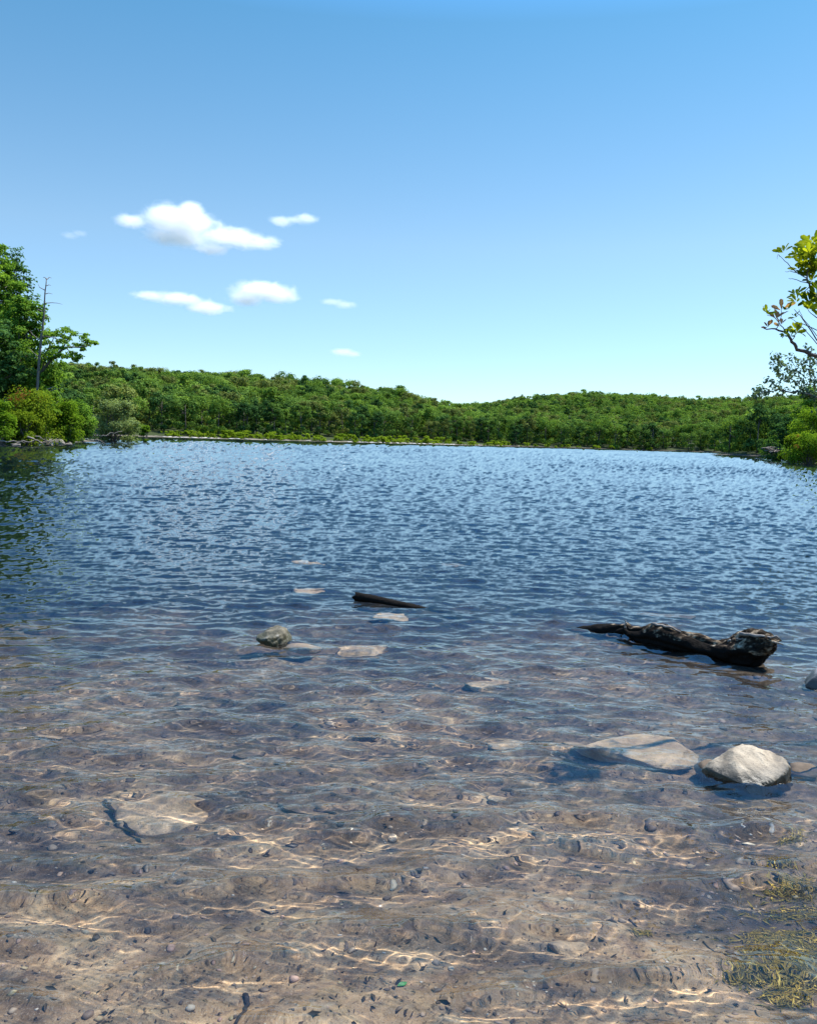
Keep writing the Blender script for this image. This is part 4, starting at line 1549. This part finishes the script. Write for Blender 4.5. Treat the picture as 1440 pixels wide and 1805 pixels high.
for (x, y, n_, L, tn_) in [(1426, 446, 6, .075, .9), (1438, 438, 6, .08, .95), (1420, 454, 6, .075, .85), (1410, 448, 5, .07, .9), (1436, 464, 6, .075, .35), (1424, 484, 6, .07, .25), (1418, 474, 5, .07, .3), (1412, 466, 5, .065, .85), (1440, 512, 5, .06, .3), (1432, 548, 5, .06, .8), (1400, 580, 5, .055, .9), (1382, 445, 5, .055, .85), (1402, 452, 4, .06, .8), (1420, 438, 6, .085, .95), (1434, 430, 6, .085, .95), (1438, 450, 6, .085, .75), (1416, 460, 6, .08, .7), (1428, 472, 6, .08, .3), (1408, 474, 5, .065, .8),
                           (1440, 478, 6, .08, .25), (1412, 486, 5, .06, .35), (1432, 494, 5, .07, .3), (1404, 520, 5, .06, .8), (1416, 524, 4, .05, .7), (1404, 532, 4, .05, .7), (1426, 530, 6, .07, .3), (1424, 545, 5, .06, .75), (1436, 538, 5, .07, .6), (1438, 522, 5, .07, .4),
                           (1352, 554, 5, .05, .7), (1404, 586, 6, .065, .85), (1394, 592, 3, .05, .3), (1384, 592, 4, .04, .25), (1402, 560, 3, .035, .35), (1390, 545, 3, .035, .5), (1438, 556, 5, .06, .75), (1448, 440, 6, .085, .9), (1452, 470, 6, .085, .6), (1455, 500, 6, .08, .5), (1455, 540, 6, .08, .6)]:
    c_ = npt(x, y, g.normal() * .10)
    leaf_whorl(LV, g, c_, (g.normal() * .4 - .3, g.normal() * .4 - .3, 1), n_ + 5, L * .74, tn_ - .08)
for (x, y, n_, L, tn_) in [(1368, 562, 6, .06, .7), (1377, 547, 4, .06, .6), (1354, 577, 4, .04, .25), (1376, 576, 4, .05, .75)]:
    leaf_whorl(BV, g, npt(x, y, g.normal() * .05), (g.normal() * .3 - .2, -.2, .9), n_, L, tn_, spread=.7)
# the rest of the crown, above and right of the picture: it throws the dappled shade on the shallows
limbs = [((2.9, 3.2, 4.8), 3.3), ((4.8, 4.4, 5.4), 4.6), ((3.0, 2.2, 4.6), 3.3), ((5.6, 6.2, 5.6), 4.6), ((4.6, 3.4, 3.6), 2.1), ((5.4, 4.6, 4.4), 3.3)]
for (e, z0) in limbs:
    s0 = Vector((0, 0, z0))
    lb = limb(g, s0, Vector(e) - B, 6, .05, .06)
    a.tube(lb, list(np.linspace(.016, .004, 7)), 6, cap=False)
    for j in range(9):
        q = lb[2].lerp(lb[-1], g.uniform(.2, 1.1)) + Vector((g.normal() * .42, g.normal() * .42, g.normal() * .22))
        leaf_whorl(LV, g, q, (g.normal() * .4, g.normal() * .4, 1), 5, .09, .6)
a.build('trunk', bark_mat("near_bark", (.03, .024, .02), (.10, .085, .07), 20), parent=root)
LV.build('foliage', M_OAK, parent=root, smooth=True)
tag(BV.build('dead_leaves', M_BROWN, parent=root, smooth=True), "withered reddish brown leaves at the branch tip")

# ------------------------------------------------------------------ clouds: real bodies of vapour far behind the hills
def cloud(name, label, lobes, dist, seed, dens, rag=.55, freq=1.0, depth=1.0):
    """lobes: (px, py, half width, half height) in photo pixels; each is a puff of vapour thinning to its rim"""
    lobes = [(x, y, hw * .93, hh * .93) for x, y, hw, hh in lobes]
    L = np.array(lobes, dtype=float)
    cpx = ((L[:, 0] - L[:, 2]).min() + (L[:, 0] + L[:, 2]).max()) / 2, ((L[:, 1] - L[:, 3]).min() + (L[:, 1] + L[:, 3]).max()) / 2
    c = at(cpx[0], cpx[1], dist)
    k = (c - Vector((0, 0, CAM_H))).length / F          # metres per photo pixel
    yaw = math.atan2(-c.x, c.y)
    tilt = -ROLL
    cs, sn = math.cos(tilt), math.sin(tilt)
    # skin of the body: one closed hull around all puffs, with room for the rim to fade
    bm = bmesh.new()
    cen = []
    for (x, y, hw, hh) in lobes:
        dx, dz = (x - cpx[0]) * k, -(y - cpx[1]) * k
        cx, cz = dx * cs - dz * sn, dx * sn + dz * cs
        hd = max(hh * 1.6, hw * .45) * k * depth
        cen.append((cx, 0.0, cz, hw * k, hd, hh * k))
        t2 = bmesh.ops.create_icosphere(bm, subdivisions=3, radius=1.0)
        for v in t2['verts']:
            v.co = Vector((cx + v.co.x * hw * k * 1.25, v.co.y * hd * 1.2, cz + v.co.z * hh * k * 1.3))
    bm2 = bmesh.new()
    for v in bm.verts:
        bm2.verts.new(v.co)
    bm.free()
    r_ = bmesh.ops.convex_hull(bm2, input=bm2.verts)
    bmesh.ops.delete(bm2, geom=[v for v in bm2.verts if not v.link_faces], context='VERTS')
    me = bpy.data.meshes.new(name)
    bm2.to_mesh(me)
    bm2.free()
    t = NT("vapour")
    t.n.remove(t.bsdf)
    pv = t.node('VolumePrincipled')
    pv.inputs['Color'].default_value = (1, 1, 1, 1)
    pv.inputs['Anisotropy'].default_value = .3
    oc = t.objc()
    best = None
    for (cx, cy, cz, rx, ry, rz) in cen:
        mp = t.node('Mapping')
        mp.vector_type = 'TEXTURE'
        mp.inputs['Location'].default_value = (cx, cy, cz)
        mp.inputs['Scale'].default_value = (rx, ry, rz)
        t.link(oc, mp.inputs['Vector'])
        ln = t.node('VectorMath', operation='LENGTH')
        t.link(mp.outputs[0], ln.inputs[0])
        d = t.math('SUBTRACT', 1.0, ln.outputs['Value'])
        if best is None:
            best = d
        else:
            x = t.node('Math', operation='SMOOTH_MAX')
            t.link(best, x.inputs[0])
            t.link(d, x.inputs[1])
            x.inputs[2].default_value = .35
            best = x.outputs[0]
    mp = t.node('Mapping')
    mp.inputs['Location'].default_value = (seed * 7.3, seed * 3.1, seed)
    mp.inputs['Scale'].default_value = (.75, 1, 1.2)
    t.link(oc, mp.inputs['Vector'])
    f1 = t.noise(mp.outputs[0], .022 * freq, 7, .66, .8)
    q = t.math('ADD', best, t.math('MULTIPLY', t.math('SUBTRACT', f1, .52), rag * 3.2))
    dn = t.math('MULTIPLY', t.ramp(q, [(0.0, 0.0), (.22, .25), (.6, 1.0)]), dens)
    t.link(dn, pv.inputs['Density'])
    t.link(pv.outputs[0], t.out.inputs['Volume'])
    me.materials.append(t.m)
    o = bpy.data.objects.new(name, me)
    COL.objects.link(o)
    o.location = c
    o.rotation_euler = (0, 0, yaw)
    tag(o, label, "cloud")
    return o


S.cycles.volume_bounces = 6
S.cycles.volume_step_rate = 0.15
cloud('cloud', "largest white puffy cloud with peaked top, left of centre", [(322, 396, 70, 30), (338, 376, 24, 20), (294, 388, 36, 21), (246, 403, 34, 13), (400, 411, 70, 20), (452, 413, 38, 14), (372, 432, 40, 13), (320, 420, 66, 18)], 2600, 1, .036, rag=.50, freq=1.35)
cloud('cloud', "small wispy white cloud to the upper right of the largest one", [(498, 391, 26, 11), (520, 387, 24, 8), (538, 383, 24, 11)], 2600, 2, .028, rag=.42, freq=2.0)
cloud('cloud', "long flat low white cloud whose tail points left", [(272, 527, 38, 10), (315, 527, 52, 14), (362, 537, 46, 14)], 2800, 3, .038, rag=.46, freq=1.7)
cloud('cloud', "compact rounded white cloud touching the long flat one's right end", [(464, 512, 64, 20), (436, 528, 38, 15), (490, 520, 42, 13)], 2800, 4, .040, rag=.44, freq=1.5)
cloud('cloud', "faint thin cloud streak right of the compact rounded cloud", [(586, 533, 26, 8), (608, 536, 26, 8)], 2800, 5, .022, rag=.42, freq=2.0)
cloud('cloud', "tiny pale cloud lowest over the left hill's ridge", [(604, 621, 26, 9), (622, 623, 18, 7)], 3000, 6, .032, freq=1.6, rag=.25)
cloud('cloud', "tiny faint wisp high at far left of the clouds", [(124, 415, 18, 7), (138, 410, 15, 7)], 2600, 7, .010, freq=2, rag=.3)
